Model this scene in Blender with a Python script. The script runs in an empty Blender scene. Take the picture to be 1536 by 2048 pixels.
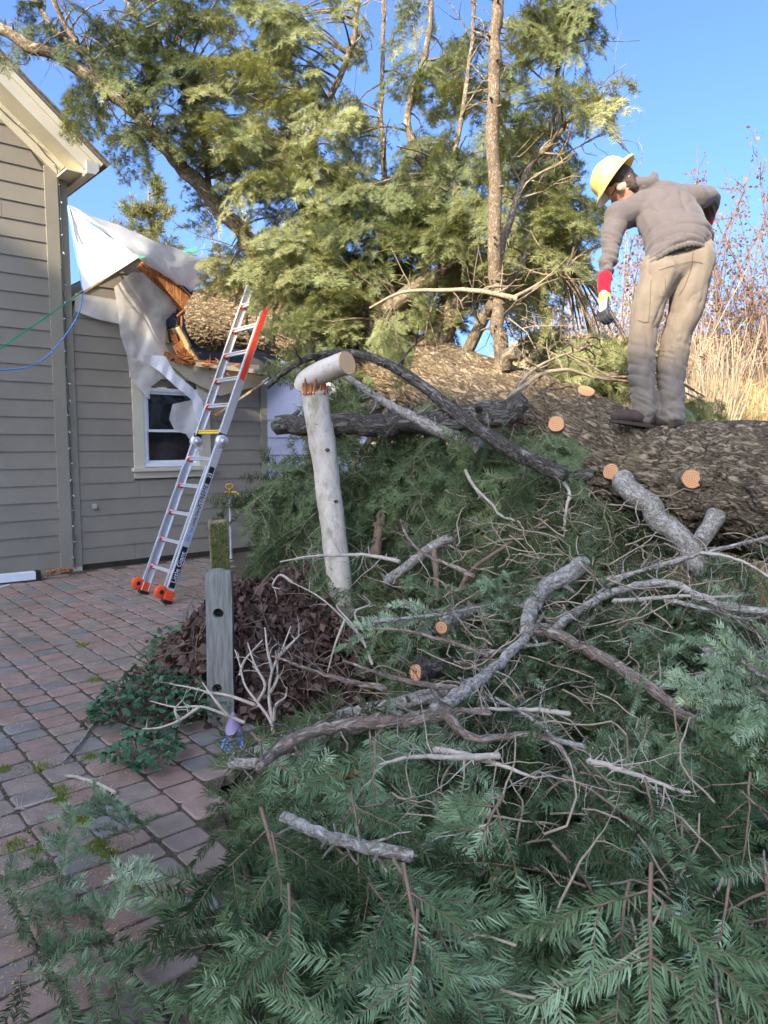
import bpy, bmesh, math, random
import numpy as np
from mathutils import Vector, Matrix, Quaternion
R = math.radians
random.seed(7)
rng = np.random.default_rng(7)
scene = bpy.context.scene
COL = scene.collection

# ------------------------------------------------------------------ camera
FPX, CAM_H = 1450.0, 1.5                       # focal length in photo pixels, eye height
PITCH = math.atan((1024 - 883) / FPX)
cam_data = bpy.data.cameras.new('camera')
cam_data.sensor_fit = 'HORIZONTAL'
cam_data.sensor_width = 36.0
cam_data.lens = 36.0 * FPX / 1536.0
cam_data.clip_start, cam_data.clip_end = 0.05, 3000.0
cam = bpy.data.objects.new('camera', cam_data)
cam.location = (0, 0, CAM_H)
cam.rotation_euler = (R(90) - PITCH, 0, 0)
COL.objects.link(cam)
scene.camera = cam

# ------------------------------------------------------------------ sky, sun, exposure
SUN_EL, SUN_AZ = R(29), R(212)                 # azimuth clockwise from +Y: behind the camera, to its left
TO_SUN = Vector((math.sin(SUN_AZ) * math.cos(SUN_EL), math.cos(SUN_AZ) * math.cos(SUN_EL), math.sin(SUN_EL)))
world = bpy.data.worlds.new('World')
scene.world = world
world.use_nodes = True
wn, wl = world.node_tree.nodes, world.node_tree.links
wn.clear()
w_out = wn.new('ShaderNodeOutputWorld')
w_bg = wn.new('ShaderNodeBackground')
w_sky = wn.new('ShaderNodeTexSky')
w_sky.sky_type = 'NISHITA'
w_sky.sun_disc = False
w_sky.sun_elevation = SUN_EL
w_sky.sun_rotation = SUN_AZ
w_sky.altitude = 600
w_sky.air_density = 0.6
w_sky.dust_density = 8.0
w_sky.ozone_density = 8.0
w_bg.inputs['Strength'].default_value = 0.15
wl.new(w_sky.outputs[0], w_bg.inputs['Color'])
wl.new(w_bg.outputs[0], w_out.inputs['Surface'])
sun_data = bpy.data.lights.new('sun', 'SUN')
sun_data.energy = 2.75
sun_data.angle = R(0.6)
sun_data.color = (1.0, 0.87, 0.66)
sun = bpy.data.objects.new('sun', sun_data)
sun.rotation_euler = (-TO_SUN).to_track_quat('-Z', 'Y').to_euler()
COL.objects.link(sun)
vs = scene.view_settings
vs.view_transform, vs.look = 'Standard', 'None'
vs.gamma, vs.exposure = 1.0, 2.0
vs.use_curve_mapping = False
scene.cycles.max_bounces = 5
scene.cycles.diffuse_bounces = 3
scene.cycles.glossy_bounces = 2
scene.cycles.transmission_bounces = 3
scene.cycles.transparent_max_bounces = 8
scene.cycles.use_adaptive_sampling = True
scene.cycles.adaptive_threshold = 0.02

# ------------------------------------------------------------------ geometry helpers
CAM = np.array([0.0, 0.0, CAM_H])
def ray(px, py):
    u, v = (px - 768) / FPX, -(py - 1024) / FPX
    return np.array([u, math.cos(PITCH) + v * math.sin(PITCH), -math.sin(PITCH) + v * math.cos(PITCH)])
def P(px, py, Y):                              # where the sight line of a photo point reaches distance Y
    r = ray(px, py)
    return CAM + r * (Y / r[1])
def G(px, py, z=0.0):                          # where it meets the level z
    r = ray(px, py)
    return CAM + r * ((z - CAM_H) / r[2])
def PL(pts, d0, d1=None, k=1.0):               # a polyline of photo points at distances d0..d1
    d1 = d0 if d1 is None else d1
    n = len(pts)
    return np.array([P(p[0], p[1], p[2] if len(p) > 2 else d0 + (d1 - d0) * (i / max(1, n - 1))) for i, p in enumerate(pts)])
def unit(v):
    v = np.asarray(v, float)
    return v / max(1e-9, np.linalg.norm(v))
def smooth(a, b, x):
    t = np.clip((x - a) / (b - a), 0, 1)
    return t * t * (3 - 2 * t)

def _hash(ix, iy, iz, s):
    h = (ix.astype(np.int64) * 374761393 + iy.astype(np.int64) * 668265263 + iz.astype(np.int64) * 2147483647 + s * 1274126177) & 0xffffffff
    h = ((h ^ (h >> 13)) * 1274126177) & 0xffffffff
    h = ((h ^ (h >> 16)) * 2246822519) & 0xffffffff
    return ((h ^ (h >> 15)) & 0xffffff) / float(0xffffff)
def vnoise(p, seed=0):                         # value noise, -1..1
    p = np.asarray(p, float)
    i = np.floor(p).astype(np.int64)
    f = p - i
    f = f * f * (3 - 2 * f)
    out = 0
    for dx in (0, 1):
        for dy in (0, 1):
            for dz in (0, 1):
                w = (f[:, 0] if dx else 1 - f[:, 0]) * (f[:, 1] if dy else 1 - f[:, 1]) * (f[:, 2] if dz else 1 - f[:, 2])
                out = out + w * _hash(i[:, 0] + dx, i[:, 1] + dy, i[:, 2] + dz, seed)
    return out * 2 - 1
def fbm(p, seed=0, o=3):
    a, s, out = 1.0, 1.0, 0
    for k in range(o):
        out = out + a * vnoise(np.asarray(p) * s, seed + k * 17)
        a *= 0.5
        s *= 2.03
    return out

def tag(o, label=None, cat=None, group=None, kind=None):
    if label: o['label'] = label
    if cat: o['category'] = cat
    if group: o['group'] = group
    if kind: o['kind'] = kind
    return o
def empty(name, loc=(0, 0, 0), label=None, cat=None, group=None, kind=None):
    o = bpy.data.objects.new(name, None)
    o.empty_display_size = 0.1
    o.location = tuple(float(x) for x in loc)
    COL.objects.link(o)
    return tag(o, label, cat, group, kind)
def link(name, me, mat=None, parent=None):
    o = bpy.data.objects.new(name, me)
    COL.objects.link(o)
    if mat is not None and not me.materials:
        for m in (mat if isinstance(mat, (list, tuple)) else [mat]):
            me.materials.append(m)
    if parent is not None:
        o.parent = parent
        o.matrix_parent_inverse = Matrix.Translation(parent.location).inverted() if parent.rotation_euler.to_quaternion().angle < 1e-6 else parent.matrix_basis.inverted()
    return o
def mesh_np(name, V, F, tint=None, smooth_sh=False, tc=None):
    me = bpy.data.meshes.new(name)
    V = np.ascontiguousarray(V, dtype=np.float32)
    F = np.ascontiguousarray(F, dtype=np.int32)
    k = F.shape[1]
    me.vertices.add(len(V))
    me.vertices.foreach_set('co', V.ravel())
    me.loops.add(F.size)
    me.loops.foreach_set('vertex_index', F.ravel())
    me.polygons.add(len(F))
    me.polygons.foreach_set('loop_start', np.arange(0, F.size, k, dtype=np.int32))
    me.update(calc_edges=True)
    if smooth_sh:
        me.polygons.foreach_set('use_smooth', np.ones(len(F), bool))
    if tint is not None:
        a = me.attributes.new('tint', 'FLOAT', 'POINT')
        a.data.foreach_set('value', np.ascontiguousarray(tint, dtype=np.float32))
    if tc is not None:
        a = me.attributes.new('tc', 'FLOAT_VECTOR', 'POINT')
        a.data.foreach_set('vector', np.ascontiguousarray(tc, dtype=np.float32).ravel())
    return me

def spline(pts, n):                            # Catmull-Rom through the points, n samples
    p = np.asarray(pts, float)
    if len(p) == 2:
        t = np.linspace(0, 1, n)[:, None]
        return p[0] * (1 - t) + p[1] * t
    q = np.vstack([2 * p[0] - p[1], p, 2 * p[-1] - p[-2]])
    out = []
    for t in np.linspace(0, len(p) - 1 - 1e-6, n):
        i = int(t)
        f = t - i
        a, b, c, d = q[i], q[i + 1], q[i + 2], q[i + 3]
        out.append(0.5 * (2 * b + (c - a) * f + (2 * a - 5 * b + 4 * c - d) * f * f + (3 * b - a - 3 * c + d) * f ** 3))
    return np.array(out)
def frames(path):
    T = np.gradient(path, axis=0)
    T /= np.maximum(1e-9, np.linalg.norm(T, axis=1))[:, None]
    up = np.array([0, 0, 1.0]) if abs(T[0][2]) < 0.9 else np.array([1.0, 0, 0])
    N = np.zeros_like(T)
    n = unit(np.cross(up, T[0]))
    for i in range(len(T)):
        n = unit(n - T[i] * np.dot(n, T[i]))
        N[i] = n
    return T, N, np.cross(T, N)
class MB:
    """Collects shapes, then links them as one mesh object."""
    def __init__(self):
        self.v, self.f, self.tc, self.mi, self.sm = [], [], [], [], []
    def add(self, V, F, tc=None, mi=0, sm=False):
        b = len(self.v)
        self.v += [tuple(map(float, x)) for x in V]
        self.f += [tuple(int(i) + b for i in f) for f in F]
        self.tc += [tuple(map(float, x)) for x in (V if tc is None else tc)]
        self.mi += [mi] * len(F)
        self.sm += [sm] * len(F)
        return self
    def box(self, c, ax, ay, az, sx, sy, sz, mi=0):   # centre, axes, full sizes
        c, ax, ay, az = (np.asarray(x, float) for x in (c, ax, ay, az))
        V, L = [], []
        for k in (-.5, .5):
            for j in (-.5, .5):
                for i in (-.5, .5):
                    V.append(c + ax * i * sx + ay * j * sy + az * k * sz)
                    L.append((i * sx, j * sy, k * sz))
        return self.add(V, [(0, 2, 3, 1), (4, 5, 7, 6), (0, 1, 5, 4), (2, 6, 7, 3), (0, 4, 6, 2), (1, 3, 7, 5)], L, mi)
    def bar(self, p, q, w, h, up=(0, 0, 1), mi=0):
        p, q = np.asarray(p, float), np.asarray(q, float)
        t = unit(q - p)
        s = unit(np.cross(t, up))
        return self.box((p + q) / 2, t, s, np.cross(s, t), np.linalg.norm(q - p), w, h, mi)
    def tube(self, path, rad, sides=8, caps=True, mi=0, sm=True, n=None, noise=0.0, seed=0, off=None, capmi=None):
        path = np.asarray(path, float) if n is None else spline(path, n)
        m = len(path)
        rad = np.broadcast_to(np.asarray(rad, float), (m,)) if np.ndim(rad) == 0 else np.interp(np.linspace(0, 1, m), np.linspace(0, 1, len(rad)), rad)
        T, N, B = frames(path)
        s = np.concatenate([[0], np.cumsum(np.linalg.norm(np.diff(path, axis=0), axis=1))])
        o = seed * 3.17 if off is None else off
        a = np.linspace(0, 2 * np.pi, sides, endpoint=False)
        ca, sa = np.cos(a), np.sin(a)
        tc = np.stack([rad[:, None] * ca + o, rad[:, None] * sa + o, np.repeat(s[:, None], sides, 1) + o], -1)
        rr = np.repeat(rad[:, None], sides, 1)
        if noise:
            rr = rr * (1 + noise * fbm(tc.reshape(-1, 3) * np.array([1, 1, .4]) * (1.2 / max(1e-4, rad.mean())), seed).reshape(m, sides))
        V = path[:, None, :] + rr[..., None] * (N[:, None, :] * ca[None, :, None] + B[:, None, :] * sa[None, :, None])
        V = V.reshape(-1, 3)
        F = [(i * sides + j, i * sides + (j + 1) % sides, (i + 1) * sides + (j + 1) % sides, (i + 1) * sides + j) for i in range(m - 1) for j in range(sides)]
        b = len(self.v)
        self.add(V, F, tc.reshape(-1, 3), mi, sm)
        if caps:
            cm = mi if capmi is None else capmi
            self.add(V[:sides], [tuple(range(sides))[::-1]], [(x * 1, y * 1, 0) for x, y in zip(rad[0] * ca, rad[0] * sa)], cm)
            self.add(V[-sides:], [tuple(range(sides))], [(x, y, 0) for x, y in zip(rad[-1] * ca, rad[-1] * sa)], cm)
        return self
    def lathe(self, c, axis, prof, sides=24, mi=0, sm=True, ref=None):
        axis = unit(axis)
        ref = unit(np.cross(axis, (0.3, 0.9, 0.1) if ref is None else ref))
        r2 = np.cross(axis, ref)
        V = []
        for r, h in prof:
            for j in range(sides):
                a = 2 * math.pi * j / sides
                V.append(np.asarray(c) + axis * h + (ref * math.cos(a) + r2 * math.sin(a)) * r)
        m = len(prof)
        F = [(i * sides + j, i * sides + (j + 1) % sides, (i + 1) * sides + (j + 1) % sides, (i + 1) * sides + j) for i in range(m - 1) for j in range(sides)]
        return self.add(V, F, None, mi, sm)
    def prism(self, poly, vec, mi=0):                  # polygon (3-D points) swept along vec
        poly = [np.asarray(p, float) for p in poly]
        vec = np.asarray(vec, float)
        k = len(poly)
        V = poly + [p + vec for p in poly]
        return self.add(V, [tuple(range(k))[::-1], tuple(range(k, 2 * k))] + [(i, (i + 1) % k, k + (i + 1) % k, k + i) for i in range(k)], None, mi)
    def sphere(self, c, r, scale=(1, 1, 1), seg=12, mi=0):
        V, F = [], []
        for i in range(seg // 2 + 1):
            th = math.pi * i / (seg // 2)
            for j in range(seg):
                ph = 2 * math.pi * j / seg
                V.append((c[0] + r * scale[0] * math.sin(th) * math.cos(ph), c[1] + r * scale[1] * math.sin(th) * math.sin(ph), c[2] + r * scale[2] * math.cos(th)))
        for i in range(seg // 2):
            for j in range(seg):
                F.append((i * seg + j, (i + 1) * seg + j, (i + 1) * seg + (j + 1) % seg, i * seg + (j + 1) % seg))
        return self.add(V, F, None, mi, True)
    def mesh(self, name):
        me = bpy.data.meshes.new(name)
        me.from_pydata(self.v, [], self.f)
        a = me.attributes.new('tc', 'FLOAT_VECTOR', 'POINT')
        a.data.foreach_set('vector', np.array(self.tc, dtype=np.float32).ravel())
        me.polygons.foreach_set('material_index', self.mi)
        me.polygons.foreach_set('use_smooth', self.sm)
        me.validate()
        me.update()
        return me
    def build(self, name, mat, parent=None, bevel=0.0, **kw):
        o = link(name, self.mesh(name), mat, parent)
        if bevel:
            m = o.modifiers.new('bevel', 'BEVEL')
            m.width, m.segments, m.limit_method = bevel, 2, 'ANGLE'
        return tag(o, **kw)

# ------------------------------------------------------------------ materials
class Mat:
    def __init__(self, name, rough=0.7, spec=0.3, metal=0.0):
        self.m = bpy.data.materials.new(name)
        self.m.use_nodes = True
        self.n, self.l = self.m.node_tree.nodes, self.m.node_tree.links
        self.b = self.n['Principled BSDF']
        self.out = self.n['Material Output']
        self.b.inputs['Roughness'].default_value = rough
        self.b.inputs['Specular IOR Level'].default_value = spec
        self.b.inputs['Metallic'].default_value = metal
    def node(self, t, **kw):
        x = self.n.new(t)
        for k, v in kw.items():
            setattr(x, k, v)
        return x
    def coord(self, how='Object', scale=(1, 1, 1)):
        mp = self.node('ShaderNodeMapping')
        mp.inputs['Scale'].default_value = scale if isinstance(scale, (tuple, list)) else (scale,) * 3
        if how in ('tc',):
            a = self.node('ShaderNodeAttribute', attribute_name='tc')
            self.l.new(a.outputs['Vector'], mp.inputs['Vector'])
        else:
            a = self.node('ShaderNodeTexCoord')
            self.l.new(a.outputs[how], mp.inputs['Vector'])
        return mp.outputs['Vector']
    def noise(self, vec, scale, detail=4, rough=0.55, dist=0.0):
        x = self.node('ShaderNodeTexNoise')
        x.inputs['Scale'].default_value = scale
        x.inputs['Detail'].default_value = detail
        x.inputs['Roughness'].default_value = rough
        x.inputs['Distortion'].default_value = dist
        self.l.new(vec, x.inputs['Vector'])
        return x.outputs['Fac']
    def voro(self, vec, scale, feature='F1', out='Distance'):
        x = self.node('ShaderNodeTexVoronoi', feature=feature)
        x.inputs['Scale'].default_value = scale
        self.l.new(vec, x.inputs['Vector'])
        return x.outputs[out]
    def ramp(self, fac, stops):
        x = self.node('ShaderNodeValToRGB')
        e = x.color_ramp.elements
        while len(e) < len(stops):
            e.new(0.5)
        for k, (p, c) in enumerate(stops):
            e[k].position = p
            e[k].color = (*c, 1) if len(c) == 3 else c
        self.l.new(fac, x.inputs['Fac'])
        return x.outputs['Color']
    def mix(self, fac, a, b, mode='MIX'):
        x = self.node('ShaderNodeMix', data_type='RGBA', blend_type=mode)
        for s, v in ((0, fac), (6, a), (7, b)):
            if isinstance(v, (int, float)):
                x.inputs[s].default_value = v
            elif isinstance(v, tuple):
                x.inputs[s].default_value = (*v, 1)
            else:
                self.l.new(v, x.inputs[s])
        return x.outputs[2]
    def math(self, op, a, b=0.0):
        x = self.node('ShaderNodeMath', operation=op)
        for s, v in ((0, a), (1, b)):
            if isinstance(v, (int, float)):
                x.inputs[s].default_value = v
            else:
                self.l.new(v, x.inputs[s])
        return x.outputs[0]
    def color(self, c):
        if isinstance(c, tuple):
            self.b.inputs['Base Color'].default_value = (*c, 1)
        else:
            self.l.new(c, self.b.inputs['Base Color'])
        return self
    def rough(self, s):
        self.l.new(s, self.b.inputs['Roughness'])
        return self
    def bump(self, h, strength=0.4, dist=0.01):
        x = self.node('ShaderNodeBump')
        x.inputs['Strength'].default_value = strength
        x.inputs['Distance'].default_value = dist
        self.l.new(h, x.inputs['Height'])
        self.l.new(x.outputs['Normal'], self.b.inputs['Normal'])
        return self
def plain(name, c, rough=0.6, spec=0.3, metal=0.0, var=0.15, scale=8.0, bump=0.0, how='Object'):
    m = Mat(name, rough, spec, metal)
    v = m.coord(how)
    n = m.noise(v, scale, 5, 0.6)
    m.color(m.ramp(n, [(0.25, tuple(x * (1 - var) for x in c)), (0.75, tuple(min(1, x * (1 + var)) for x in c))]))
    if bump:
        m.bump(m.noise(v, scale * 6, 4, 0.6), bump, 0.004)
    return m.m
def bark(name, dark, mid, light, su=14.0, stretch=0.28, bump=0.8, dist=0.012, lichen=None, moss=None):
    m = Mat(name, 0.9, 0.15)
    v = m.coord('tc', (1, 1, stretch))
    n1 = m.noise(v, su, 8, 0.62, 0.8)
    n2 = m.noise(v, su * 2.7, 6, 0.6, 0.4)
    rd = m.math('MINIMUM', m.math('MULTIPLY', m.math('ABSOLUTE', m.math('SUBTRACT', n1, 0.5)), 9.0), 1.0)
    h = m.math('ADD', m.math('MULTIPLY', rd, 0.42), m.math('MULTIPLY', n2, 0.75))
    col = m.ramp(h, [(0.3, dark), (0.62, mid), (0.95, light)])
    if lichen:
        f = m.ramp(m.noise(m.coord('tc', (1, 1, 0.8)), su * 0.9, 6, 0.7), [(0.52, (0, 0, 0)), (0.62, (1, 1, 1))])
        col = m.mix(f, col, lichen)
    if moss:
        f = m.ramp(m.noise(m.coord('tc', (1, 1, 0.6)), su * 0.35, 6, 0.7), [(0.55, (0, 0, 0)), (0.68, (1, 1, 1))])
        col = m.mix(f, col, moss)
    m.color(col)
    m.bump(h, bump, dist)
    return m.m
M = {}
def siding(name, c):
    m = Mat(name, 0.55, 0.3)
    v = m.coord('Object', (1, 1, 1))
    n = m.noise(v, 2.2, 5, 0.6)
    g = m.noise(m.coord('Object', (3, 3, 60)), 3, 4, 0.6)
    r = m.node('ShaderNodeObjectInfo').outputs['Random']
    col = m.ramp(n, [(0.3, tuple(x * 0.9 for x in c)), (0.7, tuple(x * 1.08 for x in c))])
    col = m.mix(1.0, col, m.ramp(r, [(0, (0.93, 0.93, 0.94)), (1, (1, 1, 1))]), 'MULTIPLY')
    st = m.ramp(m.noise(m.coord('Object', (5, 5, 1.2)), 2.5, 6, 0.7), [(0.55, (0, 0, 0)), (0.8, (1, 1, 1))])
    col = m.mix(m.math('MULTIPLY', st, 0.25), col, (c[0] * 0.7, c[1] * 0.68, c[2] * 0.62))
    m.color(col).bump(g, 0.25, 0.002)
    return m.m
M['siding'] = siding('siding_paint', (0.275, 0.24, 0.18))
M['trim_olive'] = siding('olive_trim_paint', (0.30, 0.268, 0.195))
M['cream'] = siding('cream_trim_paint', (0.60, 0.54, 0.39))
M['white'] = plain('white_vinyl', (0.72, 0.73, 0.74), 0.4, 0.4, var=0.05)
M['gutter'] = plain('gutter_metal', (0.42, 0.41, 0.38), 0.4, 0.4, var=0.08)
M['shingle'] = plain('shingle', (0.055, 0.052, 0.052), 0.95, 0.1, var=0.5, scale=60, bump=0.6)
M['old_shingle'] = plain('weathered_shingle', (0.16, 0.135, 0.10), 0.95, 0.1, var=0.5, scale=40, bump=0.6)
M['bare_wood'] = bark('torn_wood', (0.20, 0.07, 0.025), (0.42, 0.17, 0.06), (0.62, 0.32, 0.13), 18, 0.12, 0.5, 0.004)
M['pale_wood'] = bark('pale_lumber', (0.38, 0.25, 0.11), (0.55, 0.40, 0.20), (0.66, 0.52, 0.30), 14, 0.1, 0.3, 0.003)
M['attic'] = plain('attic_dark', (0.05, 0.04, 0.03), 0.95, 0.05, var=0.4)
def glass():
    m = Mat('window_glass', 0.03, 0.5)
    v = m.coord('Object')
    m.color(m.ramp(m.noise(v, 3.5, 3), [(0.4, (0.006, 0.007, 0.008)), (0.75, (0.03, 0.032, 0.035))]))
    return m.m
M['glass'] = glass()
def tarp_mat():
    m = Mat('tarp_plastic', 0.45, 0.35)
    v = m.coord('Object')
    m.color(m.ramp(m.noise(v, 3, 5), [(0.3, (0.86, 0.86, 0.86)), (0.7, (0.92, 0.92, 0.91))]))
    m.bump(m.noise(m.coord('Object', (9, 9, 9)), 2.2, 4), 0.25, 0.01)
    tr = m.node('ShaderNodeBsdfTranslucent')
    tr.inputs['Color'].default_value = (0.75, 0.75, 0.73, 1)
    mx = m.node('ShaderNodeMixShader')
    mx.inputs[0].default_value = 0.18
    m.l.new(m.b.outputs[0], mx.inputs[1])
    m.l.new(tr.outputs[0], mx.inputs[2])
    m.l.new(mx.outputs[0], m.out.inputs['Surface'])
    return m.m
M['tarp'] = tarp_mat()
def film_mat():
    m = Mat('clear_plastic_film', 0.3, 0.5)
    v = m.coord('Object')
    m.color((0.72, 0.68, 0.62)).bump(m.noise(v, 7, 3, 0.5, 1.2), 0.35, 0.012)
    tp = m.node('ShaderNodeBsdfTransparent')
    mx = m.node('ShaderNodeMixShader')
    f = m.ramp(m.noise(m.coord('Object', (1.6, 1.6, 1.6)), 1.6, 3, 0.5, 0.6), [(0.35, (0.35,) * 3), (0.65, (0.8,) * 3)])
    m.l.new(f, mx.inputs[0])
    m.l.new(tp.outputs[0], mx.inputs[1])
    m.l.new(m.b.outputs[0], mx.inputs[2])
    m.l.new(mx.outputs[0], m.out.inputs['Surface'])
    return m.m
M['film'] = film_mat()
M['alu'] = plain('brushed_aluminium', (0.70, 0.71, 0.73), 0.38, 0.5, 0.55, var=0.06, scale=20)
M['orange'] = plain('orange_plastic', (0.80, 0.085, 0.02), 0.45, 0.4, var=0.06)
M['red_label'] = plain('red_decal', (0.72, 0.06, 0.03), 0.4, 0.4, var=0.06)
M['yellow_label'] = plain('yellow_decal', (0.75, 0.52, 0.06), 0.4, 0.4, var=0.05)
M['black'] = plain('black_plastic', (0.014, 0.014, 0.016), 0.45, 0.4)
M['white_print'] = plain('white_print', (0.75, 0.76, 0.78), 0.5, 0.3, var=0.02)
M['green_strap'] = plain('green_strap', (0.02, 0.32, 0.13), 0.5, 0.3)
M['blue_rope'] = plain('blue_rope', (0.10, 0.30, 0.62), 0.6, 0.2)
M['wire'] = plain('light_wire', (0.03, 0.05, 0.045), 0.6)
M['bulb'] = plain('clear_bulb', (0.35, 0.40, 0.48), 0.25, 0.5)
M['brass'] = plain('brass', (0.36, 0.20, 0.05), 0.4, 0.5, 0.6)
M['galv'] = plain('galvanised_pipe', (0.50, 0.52, 0.54), 0.45, 0.5, 0.5)
# trees
M['trunk'] = bark('fir_trunk_bark', (0.04, 0.029, 0.019), (0.225, 0.165, 0.10), (0.44, 0.34, 0.215), 34, 0.28, 1.0, 0.02, None, (0.24, 0.19, 0.09))
M['limb'] = bark('fir_limb_bark', (0.10, 0.075, 0.048), (0.29, 0.225, 0.145), (0.48, 0.39, 0.27), 26, 0.5, 1.0, 0.014)
M['pole'] = bark('slim_stem_bark', (0.10, 0.07, 0.042), (0.24, 0.18, 0.115), (0.40, 0.315, 0.21), 42, 0.8, 0.7, 0.008)
M['grey_limb'] = bark('grey_limb_bark', (0.13, 0.11, 0.08), (0.35, 0.305, 0.235), (0.54, 0.48, 0.385), 44, 0.6, 0.7, 0.012, (0.44, 0.40, 0.33))
M['pink_limb'] = bark('peeled_limb_bark', (0.14, 0.105, 0.075), (0.34, 0.265, 0.19), (0.50, 0.41, 0.30), 40, 0.3, 1.0, 0.016, (0.42, 0.24, 0.17))
M['dark_limb'] = bark('dark_limb_bark', (0.05, 0.042, 0.033), (0.16, 0.135, 0.102), (0.33, 0.29, 0.23), 40, 0.35, 1.0, 0.022)
M['dead_twig'] = plain('dead_twig', (0.33, 0.255, 0.165), 0.9, 0.1, var=0.3, scale=30)
M['pale_twig'] = plain('bare_pale_twig', (0.42, 0.345, 0.26), 0.9, 0.1, var=0.25, scale=30)
M['red_twig'] = plain('reddish_twig', (0.20, 0.135, 0.085), 0.9, 0.1, var=0.25, scale=30)
def birch():
    m = Mat('pale_bark', 0.75, 0.25)
    v = m.coord('tc', (1, 1, 0.55))
    n = m.noise(v, 16, 6, 0.65)
    col = m.ramp(n, [(0.25, (0.30, 0.23, 0.15)), (0.45, (0.56, 0.47, 0.35)), (0.8, (0.72, 0.65, 0.54))])
    sp = m.ramp(m.noise(m.coord('tc', (1, 1, 1.6)), 34, 5, 0.7), [(0.62, (0, 0, 0)), (0.68, (1, 1, 1))])
    big = m.ramp(m.noise(m.coord('tc', (1, 1, 0.8)), 5, 3), [(0.45, (0, 0, 0)), (0.6, (1, 1, 1))])
    col = m.mix(m.math('MULTIPLY', sp, big), col, (0.06, 0.05, 0.045))
    ms = m.ramp(m.noise(m.coord('tc', (1, 1, 0.5)), 7, 6, 0.75), [(0.54, (0, 0, 0)), (0.64, (1, 1, 1))])
    col = m.mix(m.math('MULTIPLY', ms, 0.7), col, (0.24, 0.22, 0.10))
    m.color(col).bump(n, 0.4, 0.004)
    return m.m
M['birch'] = birch()
def cut():
    m = Mat('fresh_cut_wood', 0.8, 0.15)
    v = m.coord('tc')
    ln = m.node('ShaderNodeVectorMath', operation='LENGTH')
    m.l.new(v, ln.inputs[0])
    wob = m.math('ADD', ln.outputs['Value'], m.math('MULTIPLY', m.noise(v, 25, 3), 0.012))
    ring = m.math('FRACT', m.math('MULTIPLY', wob, 95.0))
    col = m.ramp(ring, [(0.0, (0.46, 0.19, 0.07)), (0.6, (0.70, 0.44, 0.22)), (1.0, (0.36, 0.13, 0.045))])
    col = m.mix(m.ramp(m.noise(v, 14, 4), [(0.4, (0, 0, 0)), (0.8, (0.6,) * 3)]), col, (0.66, 0.21, 0.08))
    m.color(col).bump(ring, 0.2, 0.002)
    return m.m
M['cut'] = cut()
def cut_pale():
    m = Mat('pale_cut_wood', 0.8, 0.15)
    v = m.coord('tc')
    ln = m.node('ShaderNodeVectorMath', operation='LENGTH')
    m.l.new(v, ln.inputs[0])
    ring = m.math('FRACT', m.math('MULTIPLY', m.math('ADD', ln.outputs['Value'], m.math('MULTIPLY', m.noise(v, 20, 3), 0.01)), 90.0))
    m.color(m.ramp(ring, [(0.0, (0.52, 0.30, 0.13)), (0.6, (0.70, 0.48, 0.26)), (1.0, (0.42, 0.22, 0.09))]))
    return m.m
M['cut_pale'] = cut_pale()
def needle(name, cols, trans, twigmix=0.25, spec=0.35):
    m = Mat(name, 0.5, spec)
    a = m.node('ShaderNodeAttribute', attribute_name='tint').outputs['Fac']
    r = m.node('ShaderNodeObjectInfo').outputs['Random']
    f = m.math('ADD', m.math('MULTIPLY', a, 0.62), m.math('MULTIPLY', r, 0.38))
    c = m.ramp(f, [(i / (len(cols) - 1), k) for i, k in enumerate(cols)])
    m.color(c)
    tr = m.node('ShaderNodeBsdfTranslucent')
    m.l.new(m.mix(1.0, c, trans, 'MULTIPLY'), tr.inputs['Color'])
    mx = m.node('ShaderNodeMixShader')
    mx.inputs[0].default_value = twigmix
    m.l.new(m.b.outputs[0], mx.inputs[1])
    m.l.new(tr.outputs[0], mx.inputs[2])
    m.l.new(mx.outputs[0], m.out.inputs['Surface'])
    return m.m
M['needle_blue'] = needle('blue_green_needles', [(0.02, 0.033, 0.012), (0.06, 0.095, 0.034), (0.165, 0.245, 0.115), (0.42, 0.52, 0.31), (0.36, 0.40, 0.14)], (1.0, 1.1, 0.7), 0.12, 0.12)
M['needle_crown'] = needle('crown_needles', [(0.05, 0.08, 0.035), (0.15, 0.185, 0.07), (0.285, 0.31, 0.125), (0.45, 0.445, 0.22)], (1.3, 1.2, 0.6), 0.3)  # yellower copy for the sunlit crown, sun warmth put into the colour
M['needle_dark'] = needle('shaded_needles', [(0.04, 0.06, 0.022), (0.09, 0.125, 0.05), (0.17, 0.22, 0.09), (0.20, 0.205, 0.055)], (1.0, 1.1, 0.7), 0.2, 0.12)  # darker copy with shade put into the colour; far conifers use it too
M['needle_pine'] = needle('far_pine_needles', [(0.09, 0.12, 0.04), (0.15, 0.17, 0.06), (0.21, 0.21, 0.08), (0.24, 0.22, 0.09)], (1.2, 1.1, 0.6), 0.3)
M['leaf_green'] = needle('ground_plant_leaf', [(0.03, 0.07, 0.03), (0.055, 0.125, 0.055), (0.085, 0.18, 0.08), (0.13, 0.21, 0.06)], (1.0, 1.2, 0.6), 0.15, 0.4)
M['leaf_dead'] = needle('dead_leaf', [(0.035, 0.02, 0.016), (0.085, 0.05, 0.038), (0.145, 0.088, 0.062), (0.22, 0.15, 0.11)], (1.1, 0.9, 0.7), 0.1, 0.2)
M['leaf_russet'] = needle('russet_leaf', [(0.16, 0.085, 0.045), (0.24, 0.14, 0.075), (0.30, 0.19, 0.105), (0.33, 0.23, 0.12)], (1.1, 0.9, 0.7), 0.3, 0.2)
M['grass'] = needle('dry_grass', [(0.28, 0.20, 0.09), (0.42, 0.31, 0.14), (0.52, 0.40, 0.20), (0.33, 0.27, 0.10)], (1.1, 1.0, 0.7), 0.3, 0.15)
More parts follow.
